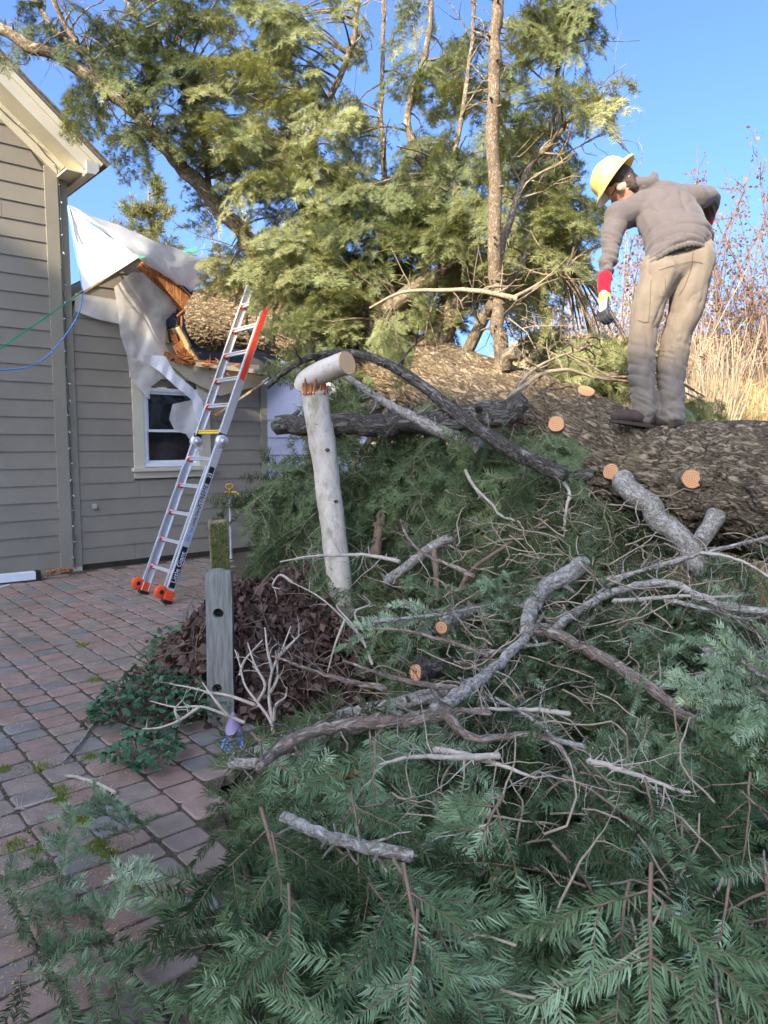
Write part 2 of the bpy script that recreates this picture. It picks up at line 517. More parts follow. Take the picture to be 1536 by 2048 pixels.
M['tan_stem'] = plain('tan_shrub_stem', (0.46, 0.36, 0.24), 0.9, 0.1, var=0.25, scale=5)
M['moss'] = needle('moss', [(0.05, 0.08, 0.01), (0.10, 0.14, 0.015), (0.16, 0.20, 0.03), (0.12, 0.13, 0.03)], (1, 1, .5), 0.1, 0.1)

# ------------------------------------------------------------------ ground
def ground_h(x, y):
    x, y = np.asarray(x, float), np.asarray(y, float)
    side = smooth(-0.8, 4.2, x - 0.10 * (y - 6))
    d = np.maximum(0, y - 5.0)
    bank = side * (1.5 * smooth(0, 3.2, d) + 0.19 * np.maximum(0, d - 2.5) * smooth(2.0, 5.0, d))
    left = 0.07 * np.maximum(0, y - 16) * (1 - side)
    far = np.minimum(bank + left, 6.2 + 0.004 * y)
    return far + 0.05 * vnoise(np.stack([x * 0.7, y * 0.7, 0 * x], -1).reshape(-1, 3), 3).reshape(x.shape) * smooth(5.0, 8.0, y) * smooth(-.6, .8, x)
def make_ground():
    xs = np.concatenate([-np.geomspace(900, 6, 26), np.linspace(-5.5, 9, 74), np.geomspace(9.5, 900, 26)])
    ys = np.concatenate([-np.geomspace(900, 4, 22), np.linspace(-3.5, 24, 110), np.geomspace(25, 900, 26)])
    X, Y = np.meshgrid(xs, ys)
    Z = ground_h(X, Y) - 0.03 * (1 - smooth(4.6, 5.4, Y)) - 0.02 - .03 * (1 - smooth(-.6, .4, X))
    xb = np.interp(Y, [-2, 1.2, 3.0, 5.3, 12], [.1, .1, -.7, -.77, -.5])
    Z = Z + .065 * smooth(.12, .35, X - xb) * (1 - smooth(5.0, 6.0, Y)) * (Y > -2)
    V = np.stack([X, Y, Z], -1).reshape(-1, 3)
    nx, ny = len(xs), len(ys)
    i, j = np.meshgrid(np.arange(nx - 1), np.arange(ny - 1))
    a = (j * nx + i).ravel()
    F = np.stack([a, a + 1, a + nx + 1, a + nx], -1)
    me = mesh_np('ground', V, F, smooth_sh=True)
    m = Mat('soil_and_dry_grass', 0.95, 0.1)
    v = m.coord('Object')
    n = m.noise(v, 1.3, 6, 0.65)
    n2 = m.noise(v, 22, 6, 0.7)
    soil = m.ramp(n2, [(0.3, (0.035, 0.024, 0.017)), (0.55, (0.09, 0.06, 0.043)), (0.8, (0.17, 0.12, 0.085))])
    dry = m.ramp(n2, [(0.25, (0.22, 0.15, 0.07)), (0.6, (0.40, 0.30, 0.15)), (0.85, (0.50, 0.40, 0.22))])
    sp = m.node('ShaderNodeSeparateXYZ')
    m.l.new(v, sp.inputs[0])
    f = m.math('ADD', m.math('MULTIPLY', sp.outputs['Y'], 0.35), m.math('MULTIPLY', n, 1.4))
    f = m.ramp(m.math('SUBTRACT', f, 2.6), [(0.2, (0, 0, 0)), (0.8, (1, 1, 1))])
    m.color(m.mix(f, soil, dry)).bump(n2, 0.6, 0.03)
    o = link('ground', me, m.m)
    tag(o, 'brown soil rising to a dry grassy bank', 'ground', kind='structure')
    return o
ground = make_ground()

# ------------------------------------------------------------------ patio of pavers
WD = unit((0.751, 0.660, 0.0))                 # along the house wall
WN = np.array([WD[1], -WD[0], 0.0])            # out of the wall, towards the viewer
C0 = G(146, 1143)                              # foot of the corner between the two wings
def W(u, z, o=0.0):
    return C0 + WD * u + WN * o + np.array([0, 0, z])
def WP(px, py, o=0.0):                         # (u, z) of a photo point on the wall plane set out by o
    r = ray(px, py)
    c = C0 + WN * o
    t = np.dot(c - CAM, WN) / np.dot(r, WN)
    p = CAM + r * t
    return float(np.dot(p - c, WD)), float(p[2])
def paver_mat():
    m = Mat('concrete_paver', 0.9, 0.15)
    v = m.coord('Object')
    r = m.node('ShaderNodeObjectInfo').outputs['Random']
    a = m.node('ShaderNodeAttribute', attribute_name='tint').outputs['Fac']
    t = m.math('FRACT', m.math('ADD', r, a))
    base = m.ramp(t, [(0.0, (0.24, 0.15, 0.11)), (0.2, (0.255, 0.172, 0.128)), (0.42, (0.235, 0.175, 0.132)), (0.62, (0.215, 0.165, 0.124)),
                      (0.76, (0.19, 0.165, 0.135)), (0.86, (0.155, 0.15, 0.13)), (0.93, (0.26, 0.16, 0.12)), (1.0, (0.24, 0.17, 0.135))])
    w = m.node('ShaderNodeNewGeometry').outputs['Position']
    n = m.noise(w, 9, 5, 0.65)
    col = m.mix(1.0, base, m.ramp(n, [(0.25, (0.88,) * 3), (0.75, (1.5,) * 3)]), 'MULTIPLY')
    g = m.noise(w, 210, 2, 0.6)
    col = m.mix(m.ramp(g, [(0.66, (0, 0, 0)), (0.78, (0.6,) * 3)]), col, (0.36, 0.33, 0.31))
    col = m.mix(m.ramp(g, [(0.22, (0.55,) * 3), (0.34, (0, 0, 0))]), col, (0.05, 0.045, 0.04))
    st = m.ramp(m.noise(w, 1.6, 5, 0.65), [(0.5, (0, 0, 0)), (0.72, (0.55,) * 3)])
    col = m.mix(st, col, (0.155, 0.125, 0.085))
    m.color(col).bump(m.math('ADD', g, m.noise(w, 40, 4)), 0.5, 0.004)
    return m.m
M['paver'] = paver_mat()
PAVE_A = unit((0.655, -0.756, 0))              # along the courses
PAVE_B = np.array([-PAVE_A[1], PAVE_A[0], 0])  # across them
def paver_mesh(a, b, rg):                      # rounded top, irregular outline
    h = 0.055
    out = []
    for sx, sy in ((-1, -1), (1, -1), (1, 1), (-1, 1)):
        cx, cy = sx * (a / 2 + rg.uniform(-.005, .004)), sy * (b / 2 + rg.uniform(-.005, .004))
        c = 0.010 + rg.uniform(0, 0.016)
        p1, p2 = (cx - sx * c, cy), (cx, cy - sy * c)
        pm = (cx - sx * c * .32, cy - sy * c * .32)
        out += [p1, pm, p2] if sx * sy < 0 else [p2, pm, p1]
    out = np.array(out)
    k = len(out)
    tilt = (rg.uniform(-.02, .02), rg.uniform(-.02, .02))
    rings = []
    for inset, z in ((0, -h), (0, -0.007), (0.003, -0.002), (0.008, 0.0)):
        q = out * (1 - inset * 2 / np.array([a, b]))
        zz = z + (q[:, 0] * tilt[0] + q[:, 1] * tilt[1] if z > -.03 else 0)
        rings.append(np.column_stack([q, np.broadcast_to(zz, k)]))
    V = np.vstack(rings)
    F = [(i * k + j, i * k + (j + 1) % k, (i + 1) * k + (j + 1) % k, (i + 1) * k + j) for i in range(3) for j in range(k)]
    F.append(tuple(range(3 * k, 4 * k)))
    return V, F
def make_patio():
    root = empty('patio', G(150, 1400), 'patio of worn red and grey concrete pavers beside the house', 'patio', kind='structure')
    rg = random.Random(3)
    m = Mat('joint_sand', 0.95, 0.1)
    v = m.coord('Object')
    n = m.noise(v, 14, 6, 0.7)
    c = m.ramp(m.noise(v, 90, 4), [(0.3, (0.04, 0.032, 0.022)), (0.7, (0.15, 0.118, 0.08))])
    m.color(m.mix(m.ramp(n, [(0.52, (0, 0, 0)), (0.66, (1, 1, 1))]), c, (0.045, 0.062, 0.014))).bump(n, 0.5, 0.01)
    corners = [C0 + WD * -6 + WN * -0.3, C0 + WD * 3.2 + WN * -0.3, G(560, 1290), G(430, 1600), np.array([0.1, 1.2, 0]), np.array([0.1, -2, 0]), np.array([-7, -2, 0])]
    bed = MB().add([(p[0], p[1], -0.0055) for p in corners], [tuple(range(len(corners)))[::-1]])
    bed.build('joint_bed', m.m, root)
    cells = []
    o0 = G(150, 1400)
    for i in range(-40, 35):                   # courses
        b = 0.172
        s = -7.0 + rg.uniform(0, 0.2)
        while s < 5.5:
            L = rg.choice((0.132, 0.132, 0.154, 0.176))
            c = o0 + PAVE_B * (i * b) + PAVE_A * (s + L / 2)
            s += L
            dn = np.dot(c - C0, WN)
            du = np.dot(c - C0, WD)
            if dn < 0.12 or c[1] < 1.05 or c[1] > 11:
                continue
            px = 768 + FPX * c[0] / c[1]
            py = 883 + FPX * CAM_H / c[1]
            right = np.interp(py, [1100, 1180, 1300, 1450, 1600, 1800, 2100, 3000], [470, 440, 400, 470, 440, 400, 330, 330])
            if px < -140 or px > right:
                continue
            cells.append((c[1], c, L, b))
    cells.sort(key=lambda t: t[0])
    shapes = {}
    for L in (0.132, 0.154, 0.176):
        for k in range(7):
            V, F = paver_mesh(L - 0.008, 0.172 - 0.008, rg)
            me = bpy.data.meshes.new('paver')
            me.from_pydata(V.tolist(), [], F)
            me.materials.append(M['paver'])
            shapes[L, k] = me
    ang = math.atan2(PAVE_A[1], PAVE_A[0])
    rest = [x for x in cells[300:]]
    for d, c, L, b in cells[:300]:
        o = link('paver', shapes[L, rg.randrange(7)], None, None)
        o.parent = root
        o.location = (c[0] - root.location[0], c[1] - root.location[1], rg.uniform(-.004, .004) - root.location[2])
        o.rotation_euler = (0, 0, ang + rg.uniform(-.02, .02) + rg.choice((0, math.pi)))
    VV, FF, TT = [], [], []
    nb = 0
    for d, c, L, b in rest:
        V, F = paver_mesh(L - 0.008, b - 0.008, rg)
        ca, sa = math.cos(ang), math.sin(ang)
        Q = np.column_stack([V[:, 0] * ca - V[:, 1] * sa + c[0], V[:, 0] * sa + V[:, 1] * ca + c[1], V[:, 2] + rg.uniform(-.004, .004)])
        VV.append(Q)
        FF += [tuple(i + nb for i in f) for f in F]
        TT += [rg.random()] * len(V)
        nb += len(V)
    if VV:
        me = bpy.data.meshes.new('far_pavers')
        me.from_pydata(np.vstack(VV).tolist(), [], FF)
        a = me.attributes.new('tint', 'FLOAT', 'POINT')
        a.data.foreach_set('value', TT)
        o = link('far_pavers', me, M['paver'], root)
        tag(o, kind='stuff')
    # moss in the joints
    V, F, T = [], [], []
    rg2 = np.random.default_rng(5)
    spots = [G(85, 1535), G(180, 1515), G(118, 1580), G(190, 1700), G(195, 1690), G(70, 1705), G(215, 1710), G(165, 1290), G(5, 1540), G(30, 1690), G(190, 1360), G(120, 1600), G(160, 1640), G(65, 1800), G(250, 1780)]
    for s in spots:
        for k in range(90):
            p = s + np.array([rg2.normal(0, .022), rg2.normal(0, .022), 0.0])
            h = 0.008 + 0.014 * rg2.random()
            d = rg2.normal(0, .006, 3)
            b = len(V)
            V += [p + (-.003, 0, -.005), p + (.003, 0, -.005), p + (d[0], d[1], h)]
            F.append((b, b + 1, b + 2))
            T += [rg2.random()] * 3
    Vl, Fl, Tl = [], [], []                      # needles, bark crumbs and dry bits lying about
    for k in range(2600):
        py = rg2.uniform(1130, 2000)
        p = G(rg2.uniform(-40, np.interp(py, [1130, 1300, 1500, 2000], [430, 330, 300, 330])), py)
        a = rg2.uniform(0, 6.28)
        l, w = (rg2.uniform(.012, .04), .0012) if k % 3 else (rg2.uniform(.004, .012), rg2.uniform(.002, .005))
        d, e = np.array([math.cos(a), math.sin(a), 0]) * l, np.array([-math.sin(a), math.cos(a), 0]) * w
        z = np.array([0, 0, .006])
        q = len(Vl)
        Vl += [p + z - e, p + z + e, p + d + z + (0, 0, rg2.uniform(0, .006))]
        Fl.append((q, q + 1, q + 2)); Tl += [rg2.random()] * 3
    tag(link('patio_litter', mesh_np('patio_litter', np.array(Vl), np.array(Fl), np.array(Tl)), M['grass'], root), kind='stuff')
    o = link('joint_moss', mesh_np('joint_moss', np.array(V), np.array(F), np.array(T)), M['moss'], root)
    tag(o, kind='stuff')
make_patio()

# ------------------------------------------------------------------ the two-storey wing with its gable
def board(mb, poly, z0, z1, face, th=0.012, lap=0.014):
    """A lap-siding board: poly = [(u_left, u_right)] at bottom and top."""
    (a0, a1), (b0, b1) = poly
    V = [W(a0, z0, face + lap), W(a1, z0, face + lap), W(b1, z1, face + 0.002), W(b0, z1, face + 0.002),
         W(a0, z0, face - th), W(a1, z0, face - th), W(b1, z1, face - th), W(b0, z1, face - th)]
    mb.add(V, [(0, 1, 2, 3), (5, 4, 7, 6), (4, 5, 1, 0), (3, 2, 6, 7), (4, 0, 3, 7), (1, 5, 6, 2)])
    return mb
def wbox(u0, u1, z0, z1, o0, o1, mb=None, mi=0):
    mb = mb or MB()
    return mb.box(W((u0 + u1) / 2, (z0 + z1) / 2, (o0 + o1) / 2), WD, WN, (0, 0, 1), u1 - u0, o1 - o0, z1 - z0, mi)
EXPO = 0.19
u_a, z_a = WP(0, 240)
u_b, z_b = WP(117, 355)
SLOPE = (z_b - z_a) / (u_b - u_a)
def rake_z(u, d=0.0):
    return z_b + SLOPE * (u - u_b) + d
def make_wing():
    root = empty('house_wing', C0, 'tall olive siding house wing with cream gable trim at the left edge', 'house')
    wall = wbox(-5, -0.002, 0.02, 3.0, -0.5, -0.03)
    wall.prism([W(-5, 3.0, -.03), W(-0.002, 3.0, -.03), W(-0.002, rake_z(0, .1), -.03), W(-5, rake_z(-5, .1), -.03)], -WN * 0.47)
    wall.build('wall_core', M['siding'], root)
    ue = -0.135
    z = 0.06
    while z < 9:
        z1 = z + EXPO + 0.012
        lim = lambda zz: min(ue, u_b + (zz - z_b) / SLOPE)
        a1, b1 = lim(z), lim(z1)
        if a1 < -4.2:
            break
        uj = random.uniform(-3.6, -.5)
        if uj < min(a1, b1) - .3:
            board(MB(), ((-4.8, uj - .002), (-4.8, uj - .002)), z, z1, 0.0).build('siding_board', M['siding'], root)
            board(MB(), ((uj + .002, a1), (uj + .002, b1)), z, z1, 0.0).build('siding_board', M['siding'], root)
        else:
            board(MB(), ((-4.8, a1), (-4.8, b1)), z, z1, 0.0).build('siding_board', M['siding'], root)
        z += EXPO
    top = rake_z(-0.06)
    wbox(-0.135, -0.0, 0.05, top + .02, -0.02, 0.026).build('corner_board', M['trim_olive'], root)
    wbox(-5, -0.14, -0.01, 0.055, -0.02, 0.02).build('base_trim', M['trim_olive'], root)
    # frieze on the wall, soffit, bargeboard and roof edge
    n_up = unit(np.array([0, 0, 1.0]) + WD * (-SLOPE))
    dirw = unit(WD + np.array([0, 0, SLOPE]))
    def along(u0, u1, off_up0, off_up1, o0, o1, mi=0, mb=None):
        a, b = W(u0, rake_z(u0)), W(u1, rake_z(u1))
        mb = mb or MB()
        poly = [a + n_up * off_up0 + WN * o0, b + n_up * off_up0 + WN * o0, b + n_up * off_up1 + WN * o0, a + n_up * off_up1 + WN * o0]
        return mb.prism(poly, WN * (o1 - o0), mi)
    along(-4.8, 0.0, 0.0, 0.14, -0.02, 0.03).build('frieze_board', M['cream'], root)
    along(-4.8, 0.15, 0.135, 0.16, -0.45, 0.335).build('soffit', M['cream'], root)
    along(-4.8, 0.17, 0.125, 0.31, 0.335, 0.372).build('rake_board', M['cream'], root)
    along(-4.8, 0.18, 0.25, 0.312, 0.372, 0.392).build('rake_moulding', M['cream'], root)
    rf = along(-4.8, 0.22, 0.32, 0.35, -4.0, 0.40).build('roof_deck', M['old_shingle'], root)
    u = 0.22
    while u > -4.6:                              # shingle butts seen along the rake
        along(u - 0.17, u, 0.352, 0.368 + random.uniform(0, .008), -4.0, 0.405 + random.uniform(0, .012)).build('shingle_course', M['old_shingle'], root)
        u -= 0.135
    # eave: soffit return, fascia and gutter running back along the side of the wing
    ze = rake_z(0.17) + 0.13
    e = W(0.17, ze)
    MB().prism([W(0.0, ze - .02, .33), W(0.17, ze - .02, .33), W(0.17, ze + .0, .33), W(0, ze + .0, .33)], -WN * 4.3).build('eave_soffit', M['cream'], root)
    prof = [(a - .17, b) for a, b in [(0.36, -.03), (0.45, -.03), (0.49, 0.02), (0.49, 0.10), (0.475, 0.10), (0.475, 0.03), (0.445, -.015), (0.375, -.015), (0.375, 0.10), (0.36, 0.10)]]
    g = MB()
    pts = [W(a, ze + b, 0.40) for a, b in prof]
    k = len(pts)
    V = pts + [p - WN * 4.2 for p in pts]
    g.add(V, [(i, (i + 1) % k, k + (i + 1) % k, k + i) for i in range(k)])
    g.prism([W(a, ze + b, 0.402) for a, b in ((0.19, -.03), (0.28, -.03), (0.32, .02), (0.32, .10), (.19, .10))], WN * 0.004)
    g.build('gutter', M['gutter'], root)
    MB().prism([W(0.17, ze - .05, .33), W(0.19, ze - .05, .33), W(0.19, ze + .14, .33), W(0.17, ze + .14, .33)], -WN * 4.2).build('fascia', M['cream'], root)
    # side wall of the wing above the low roof
    MB().prism([W(-0.03, 2.2, -.02), W(-0.003, 2.2, -.02), W(-0.003, ze, -.02), W(-0.03, ze, -.02)], -WN * 4.0).build('side_wall', M['siding'], root)
    return root
wing = make_wing()

# string lights on the corner board and along the rake
def make_lights():
    root = empty('string_lights', W(-0.03, 0.1, 0.04), 'thin dark string of unlit lights pinned to the corner board', 'string lights')
    rg = random.Random(9)
    pts = []
    top = rake_z(-0.05) - 0.05
    z = 0.08
    while z < top:
        pts.append(W(0.018 + rg.uniform(-.016, .016), z, 0.034 + rg.uniform(0, .012)))
        z += 0.09
    u = -0.02
    while u > -1.6:
        pts.append(W(u, rake_z(u, 0.10 + rg.uniform(-.02, .02)), 0.036 + rg.uniform(0, .012)))
        u -= 0.09
    MB().tube(pts, 0.0045, 5, n=len(pts) * 3).build('wire', M['wire'], root)
    for p in pts[1::2]:
        d = unit(WN * 0.6 + np.array([rg.uniform(-1, 1), rg.uniform(-.3, .3), rg.uniform(-.8, .4)]))
        MB().tube([p, p + d * 0.016, p + d * 0.032], [0.006, 0.008, 0.003], 6).build('bulb', M['bulb'], root)
make_lights()

# ------------------------------------------------------------------ the low wing the tree came down on
AF = -0.06                                     # its wall face, set back a little
U_R = WP(535, 1000, AF)[0]
RIDGE = WP(275, 516, AF)
RKR = WP(368, 606, AF)
LSL = (RIDGE[1] - WP(160, 592, AF)[1]) / (RIDGE[0] - WP(160, 592, AF)[0])
RSL = (RKR[1] - RIDGE[1]) / (RKR[0] - RIDGE[0])
def gable_z(u):
    return RIDGE[1] + (LSL * (u - RIDGE[0]) if u < RIDGE[0] else RSL * (u - RIDGE[0]))
def make_low():
    root = empty('low_house_wing', W(1.3, 0, AF), 'low olive siding house wing with a broken window side and smashed roof', 'house')
    rg = random.Random(21)
    wu0, wz0 = WP(288, 934, AF)
    wu1, wz1 = WP(393, 780, AF)
    # clear opening of the window in (u, z)
    zt_wall = WP(480, 748, AF)[1]              # top of what is left of the wall on the right
    hole_l = [(WP(352, 612, AF)), (WP(335, 650, AF)), (WP(345, 690, AF)), (WP(352, 715, AF))]
    hz = [h[1] for h in hole_l][::-1]
    hu = [h[0] for h in hole_l][::-1]
    core = wbox(0.0, wu0 - 0.02, 0.03, zt_wall - .1, AF - .12, AF - .03)
    wbox(wu1 + 0.02, U_R - .002, 0.03, zt_wall - .1, AF - .12, AF - .03, core)
    wbox(wu0 - 0.02, wu1 + 0.02, 0.03, wz0 - 0.02, AF - .12, AF - .03, core)
    wbox(wu0 - 0.02, wu1 + 0.02, wz1 + 0.02, zt_wall - .1, AF - .12, AF - .03, core)
    # gable part of the core, left of the hole
    gp = [(0.0, zt_wall - .1), (hu[0] - .1, zt_wall - .1)] + [(u - .12, z) for u, z in zip(hu, hz)] + [(hu[-1] - .05, gable_z(hu[-1] - .05) - .06), (RIDGE[0], RIDGE[1] - .06), (0.0, gable_z(0.0) - .06)]
    core.prism([W(u, z, AF - .03) for u, z in gp], -WN * 0.09)
    core.build('wall_core', M['siding'], root)
    # end wall and dark inside
    MB().prism([W(U_R - .03, 0.03, AF - .03), W(U_R - .004, 0.03, AF - .03), W(U_R - .004, zt_wall - .12, AF - .03), W(U_R - .03, zt_wall - .12, AF - .03)], -WN * 3.6).build('end_wall', M['siding'], root)
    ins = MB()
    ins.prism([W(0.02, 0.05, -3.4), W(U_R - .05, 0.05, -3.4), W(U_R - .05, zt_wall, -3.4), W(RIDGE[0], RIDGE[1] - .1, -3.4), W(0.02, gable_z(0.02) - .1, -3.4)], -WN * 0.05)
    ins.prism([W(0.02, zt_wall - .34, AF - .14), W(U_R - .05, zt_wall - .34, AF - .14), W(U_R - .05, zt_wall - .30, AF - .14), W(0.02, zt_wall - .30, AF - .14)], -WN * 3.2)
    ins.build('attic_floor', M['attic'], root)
    # siding boards, cut round window and hole
    cl, cr = 0.125, U_R - 0.10
    ku0, kz0 = WP(268, 952, AF)
    ku1, kz1 = WP(416, 764, AF)
    z = 0.06
    while z < RIDGE[1]:
        z1 = z + EXPO + 0.012
        zc = z + EXPO / 2
        spans = []
        if z > zt_wall - 0.06:
            if z < hz[0]:
                r0 = hu[0] + rg.uniform(-.05, .12)
            else:
                r0 = float(np.interp(zc, hz, hu)) + rg.uniform(-.10, .06)
            zr = lambda zz: RIDGE[0] + (zz - RIDGE[1]) / RSL
            zl = lambda zz: max(0.125 if zz < 3.3 else 0.02, RIDGE[0] + (zz - RIDGE[1]) / LSL)
            a0, a1 = zl(z), min(r0, zr(z))
            b0, b1 = zl(z1), min(r0 - rg.uniform(0, .09), zr(z1))
            if b1 - b0 > 0.02:
                board(MB(), ((a0, a1), (b0, b1)), z, z1, AF).build('siding_board', M['siding'], root)
        elif kz0 - 0.02 < zc < kz1:
            for s in ((cl, ku0), (ku1, cr)):
                board(MB(), (s, s), z, z1, AF).build('siding_board', M['siding'], root)
        else:
            uj = rg.uniform(.5, cr - .5)
            for s in ((cl, uj - .002), (uj + .002, cr)):
                board(MB(), (s, s), z, z1, AF).build('siding_board', M['siding'], root)
        z += EXPO
    wbox(0.0, 0.12, 0.04, rake_z(0.0) + .08, AF - .02, AF + .028).build('corner_board', M['trim_olive'], root)
    wbox(U_R - .10, U_R, 0.04, zt_wall - .12, AF - .02, AF + .028).build('corner_board', M['trim_olive'], root)
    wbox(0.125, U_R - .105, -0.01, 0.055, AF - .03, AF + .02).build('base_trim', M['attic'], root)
    wbox(0.005, 0.115, -.01, 0.04, AF - .02, AF + .04).build('trim_foot', M['cream'], root)
    # window
    win = MB()
    for a, b, c, d in ((ku0, wu0, kz0 + .1, kz1), (wu1, ku1, kz0 + .1, kz1), (ku0 - .02, ku1 + .02, kz1, kz1 + .12)):
        wbox(a, b, c, d, AF - .01, AF + .034, win)
    win = win.build('window', M['cream'], root, label='white double hung window with plastic film over its upper pane')
    wbox(ku0 - .03, ku1 + .03, kz0 + .055, kz0 + .10, AF - .02, AF + .075).build('sill', M['cream'], win)
    wbox(ku0 - .005, ku1 + .005, kz0 - .03, kz0 + .053, AF - .02, AF + .03).build('apron', M['cream'], win)
    zm = WP(340, 861, AF)[1]
    fr = MB()
    t = 0.045
    for a, b, c, d in ((wu0, wu0 + t, wz0, wz1), (wu1 - t, wu1, wz0, wz1), (wu0 + t, wu1 - t, wz0, wz0 + t), (wu0 + t, wu1 - t, wz1 - t, wz1)):
        wbox(a, b, c, d, AF - .06, AF + .018, fr)
    fr.build('frame', M['white'], win)
    for (c, d, off) in ((wz0 + t, zm + .01, -.03), (zm - .02, wz1 - t, -.012)):
        sa = MB()
        s = 0.032
        for a, b, e, f in ((wu0 + t, wu0 + t + s, c, d), (wu1 - t - s, wu1 - t, c, d), (wu0 + t + s, wu1 - t - s, c, c + s), (wu0 + t + s, wu1 - t - s, d - s, d)):
            wbox(a, b, e, f, AF - .03 + off, AF + off + .012, sa)
        sa.build('sash', M['white'], win)
        wbox(wu0 + t + s, wu1 - t - s, c + s, d - s, AF - .018 + off, AF - .012 + off).build('pane', M['glass'], win)
    # ---- roof: right slope, upper half still in place
    rd = unit(W(*RKR) - W(*RIDGE))
    rn = unit(np.cross(rd, WN)) * 1.0
    if rn[2] < 0: rn = -rn
    tip = W(RIDGE[0], RIDGE[1], 0.22)
    Lr = np.linalg.norm(W(*RKR) - W(*RIDGE))
    def slab(a, b, h0, h1, o0=0.0, o1=-3.2):
        p, q = tip + rd * a + WN * o0, tip + rd * b + WN * o0
        return MB().prism([p + rn * h0, q + rn * h0, q + rn * h1, p + rn * h1], WN * (o1 - o0))
    slab(-.02, Lr + .02, 0.0, 0.02).build('roof_deck', M['pale_wood'], root)
    k = 0
    a = -.04
    while a < Lr - .02:                          # shingle courses
        slab(a, a + .17, 0.021 + .003 * (k % 2), 0.034 + .004 * (k % 2), rg.uniform(.0, .02)).build('shingle_course', M['shingle'], root)
        a += 0.13
        k += 1
    for i, o in enumerate((-.03, -.16, -.55, -1.0, -1.5)):     # rafters under it
        e = Lr + rg.uniform(-.12, .06)
        slab(0.05, e, -.13, -.002, o, o - .045).build('rafter', M['bare_wood'], root)
    for i in range(4):                           # splintered lath at the break
        a = Lr - .3 + rg.uniform(-.1, .1)
        p = tip + rd * a - rn * rg.uniform(.03, .12) + WN * rg.uniform(-.2, -.02)
        MB().bar(p, p + rd * rg.uniform(.2, .4) - rn * rg.uniform(0, .06), .05, .012, WN).build('broken_lath', M['bare_wood'], root)
    Lf = np.linalg.norm(W(U_R + .2, gable_z(U_R + .2)) - W(*RIDGE))
    slab(Lr - .05, Lf, 0.0, 0.03, -1.25, -3.2).build('rear_roof', M['shingle'], root)
    gx, gy = np.meshgrid(np.linspace(322, 552, 24), np.linspace(582, 752, 16))     # dark sheet added behind the trunk, standing for roof pieces and shade
    gv = []
    for x, y in zip(gx.ravel(), gy.ravel()):
        o = -.62 + .10 * fbm(np.array([[x * .03, y * .03, 1.0]]), 5, 2)[0] - .003 * (752 - y)
        gv.append(W(*WP(x, y, o), o))
    gf = [(j * 24 + i, j * 24 + i + 1, (j + 1) * 24 + i + 1, (j + 1) * 24 + i) for j in range(15) for i in range(23)]
    bk = link('dark_backing_sheet', mesh_np('dark_backing_sheet', np.array(gv), np.array(gf)), M['shingle'], root)
    bk.modifiers.new('thick', 'SOLIDIFY').thickness = .03
    # left slope (under the tarp)
    ld = unit(W(0.0, gable_z(0.0)) - W(*RIDGE))
    ln_ = unit(np.cross(WN, ld))
    if ln_[2] < 0: ln_ = -ln_
    p, q = tip, tip + ld * np.linalg.norm(W(0.03, gable_z(0.03)) - W(*RIDGE))
    p, q = p - WN * .26, q - WN * .26
    MB().prism([p, q, q + ln_ * .035, p + ln_ * .035], -WN * 3.1).build('roof_deck', M['pale_wood'], root)
    # ---- lower part of that slope, crushed into a trough
    prof = [(354, 652), (366, 672), (380, 700), (392, 718), (415, 730), (455, 736), (505, 742), (545, 748)]
    def trough(dy0, dy1, mat, name, o0, o1, i0=0, i1=None):
        pp = prof[i0:i1]
        a = [W(*WP(x, y + dy0, 0.1), 0.1) + WN * o0 for x, y in pp]
        b = [W(*WP(x, y + dy1, 0.1), 0.1) + WN * o0 for x, y in pp]
        mb = MB()
        for i in range(len(pp) - 1):
            mb.prism([a[i], a[i + 1], b[i + 1], b[i]], WN * (o1 - o0))
        return mb.build(name, mat, root)
    trough(0, 2.2, M['shingle'], 'crushed_shingles', 0.10, -1.8)
    trough(2.4, 5.5, M['pale_wood'], 'crushed_deck', 0.06, -1.7)
    trough(-2.5, -0.4, M['shingle'], 'crushed_shingles', 0.02, -1.9, 0, 6)
    for (x0, y0, x1, y1, o, t) in ((347, 668, 368, 716, .02, .05), (357, 672, 384, 722, .03, .045), (352, 690, 372, 726, .09, .03), (372, 700, 396, 728, .06, .04)):
        MB().bar(W(*WP(x0, y0, o), o), W(*WP(x1, y1, o), o), .09, t, WN).build('broken_rafter', M['bare_wood'], root)
    for (x0, y0, x1, y1, o, w) in ((335, 716, 402, 706, .10, .03), (350, 722, 420, 728, .14, .05), (400, 729, 470, 737, .16, .05), (455, 735, 530, 748, .15, .06), (380, 722, 440, 724, .2, .03), (328, 706, 352, 714, .06, .05)):
        MB().bar(W(*WP(x0, y0, o), o), W(*WP(x1, y1, o), o), w, .016, WN).build('broken_lath', M['bare_wood'], root)
    for i in range(26):                          # splintered ends sticking out round the hole
        a = rg.random()
        x0, y0 = np.interp(a, [0, .3, .6, 1], [372, 350, 372, 480]), np.interp(a, [0, .3, .6, 1], [604, 660, 722, 742])
        o = rg.uniform(.0, .22)
        p = W(*WP(x0 + rg.uniform(-8, 8), y0 + rg.uniform(-8, 8), o), o)
        d = unit(np.array([rg.gauss(.3, .5), rg.gauss(-.3, .4), rg.gauss(.1, .45)]))
        MB().tube([p - d * .05, p + d * rg.uniform(.04, .09), p + d * rg.uniform(.12, .24)], [rg.uniform(.012, .022), .012, .002], 4, sm=False).build('splinter', M['bare_wood'], root)
    # hanging soffit and fascia, split trim board
    so = MB().add([W(*WP(330, 722, .03), .03), W(*WP(420, 733, .12), .12), W(*WP(540, 750, .15), .15), W(*WP(515, 772, .04), .04), W(*WP(440, 792, .03), .03), W(*WP(380, 762, .025), .025)], [(0, 5, 1), (1, 5, 4), (1, 4, 3, 2)])
    so = so.build('torn_soffit', M['cream'], root)
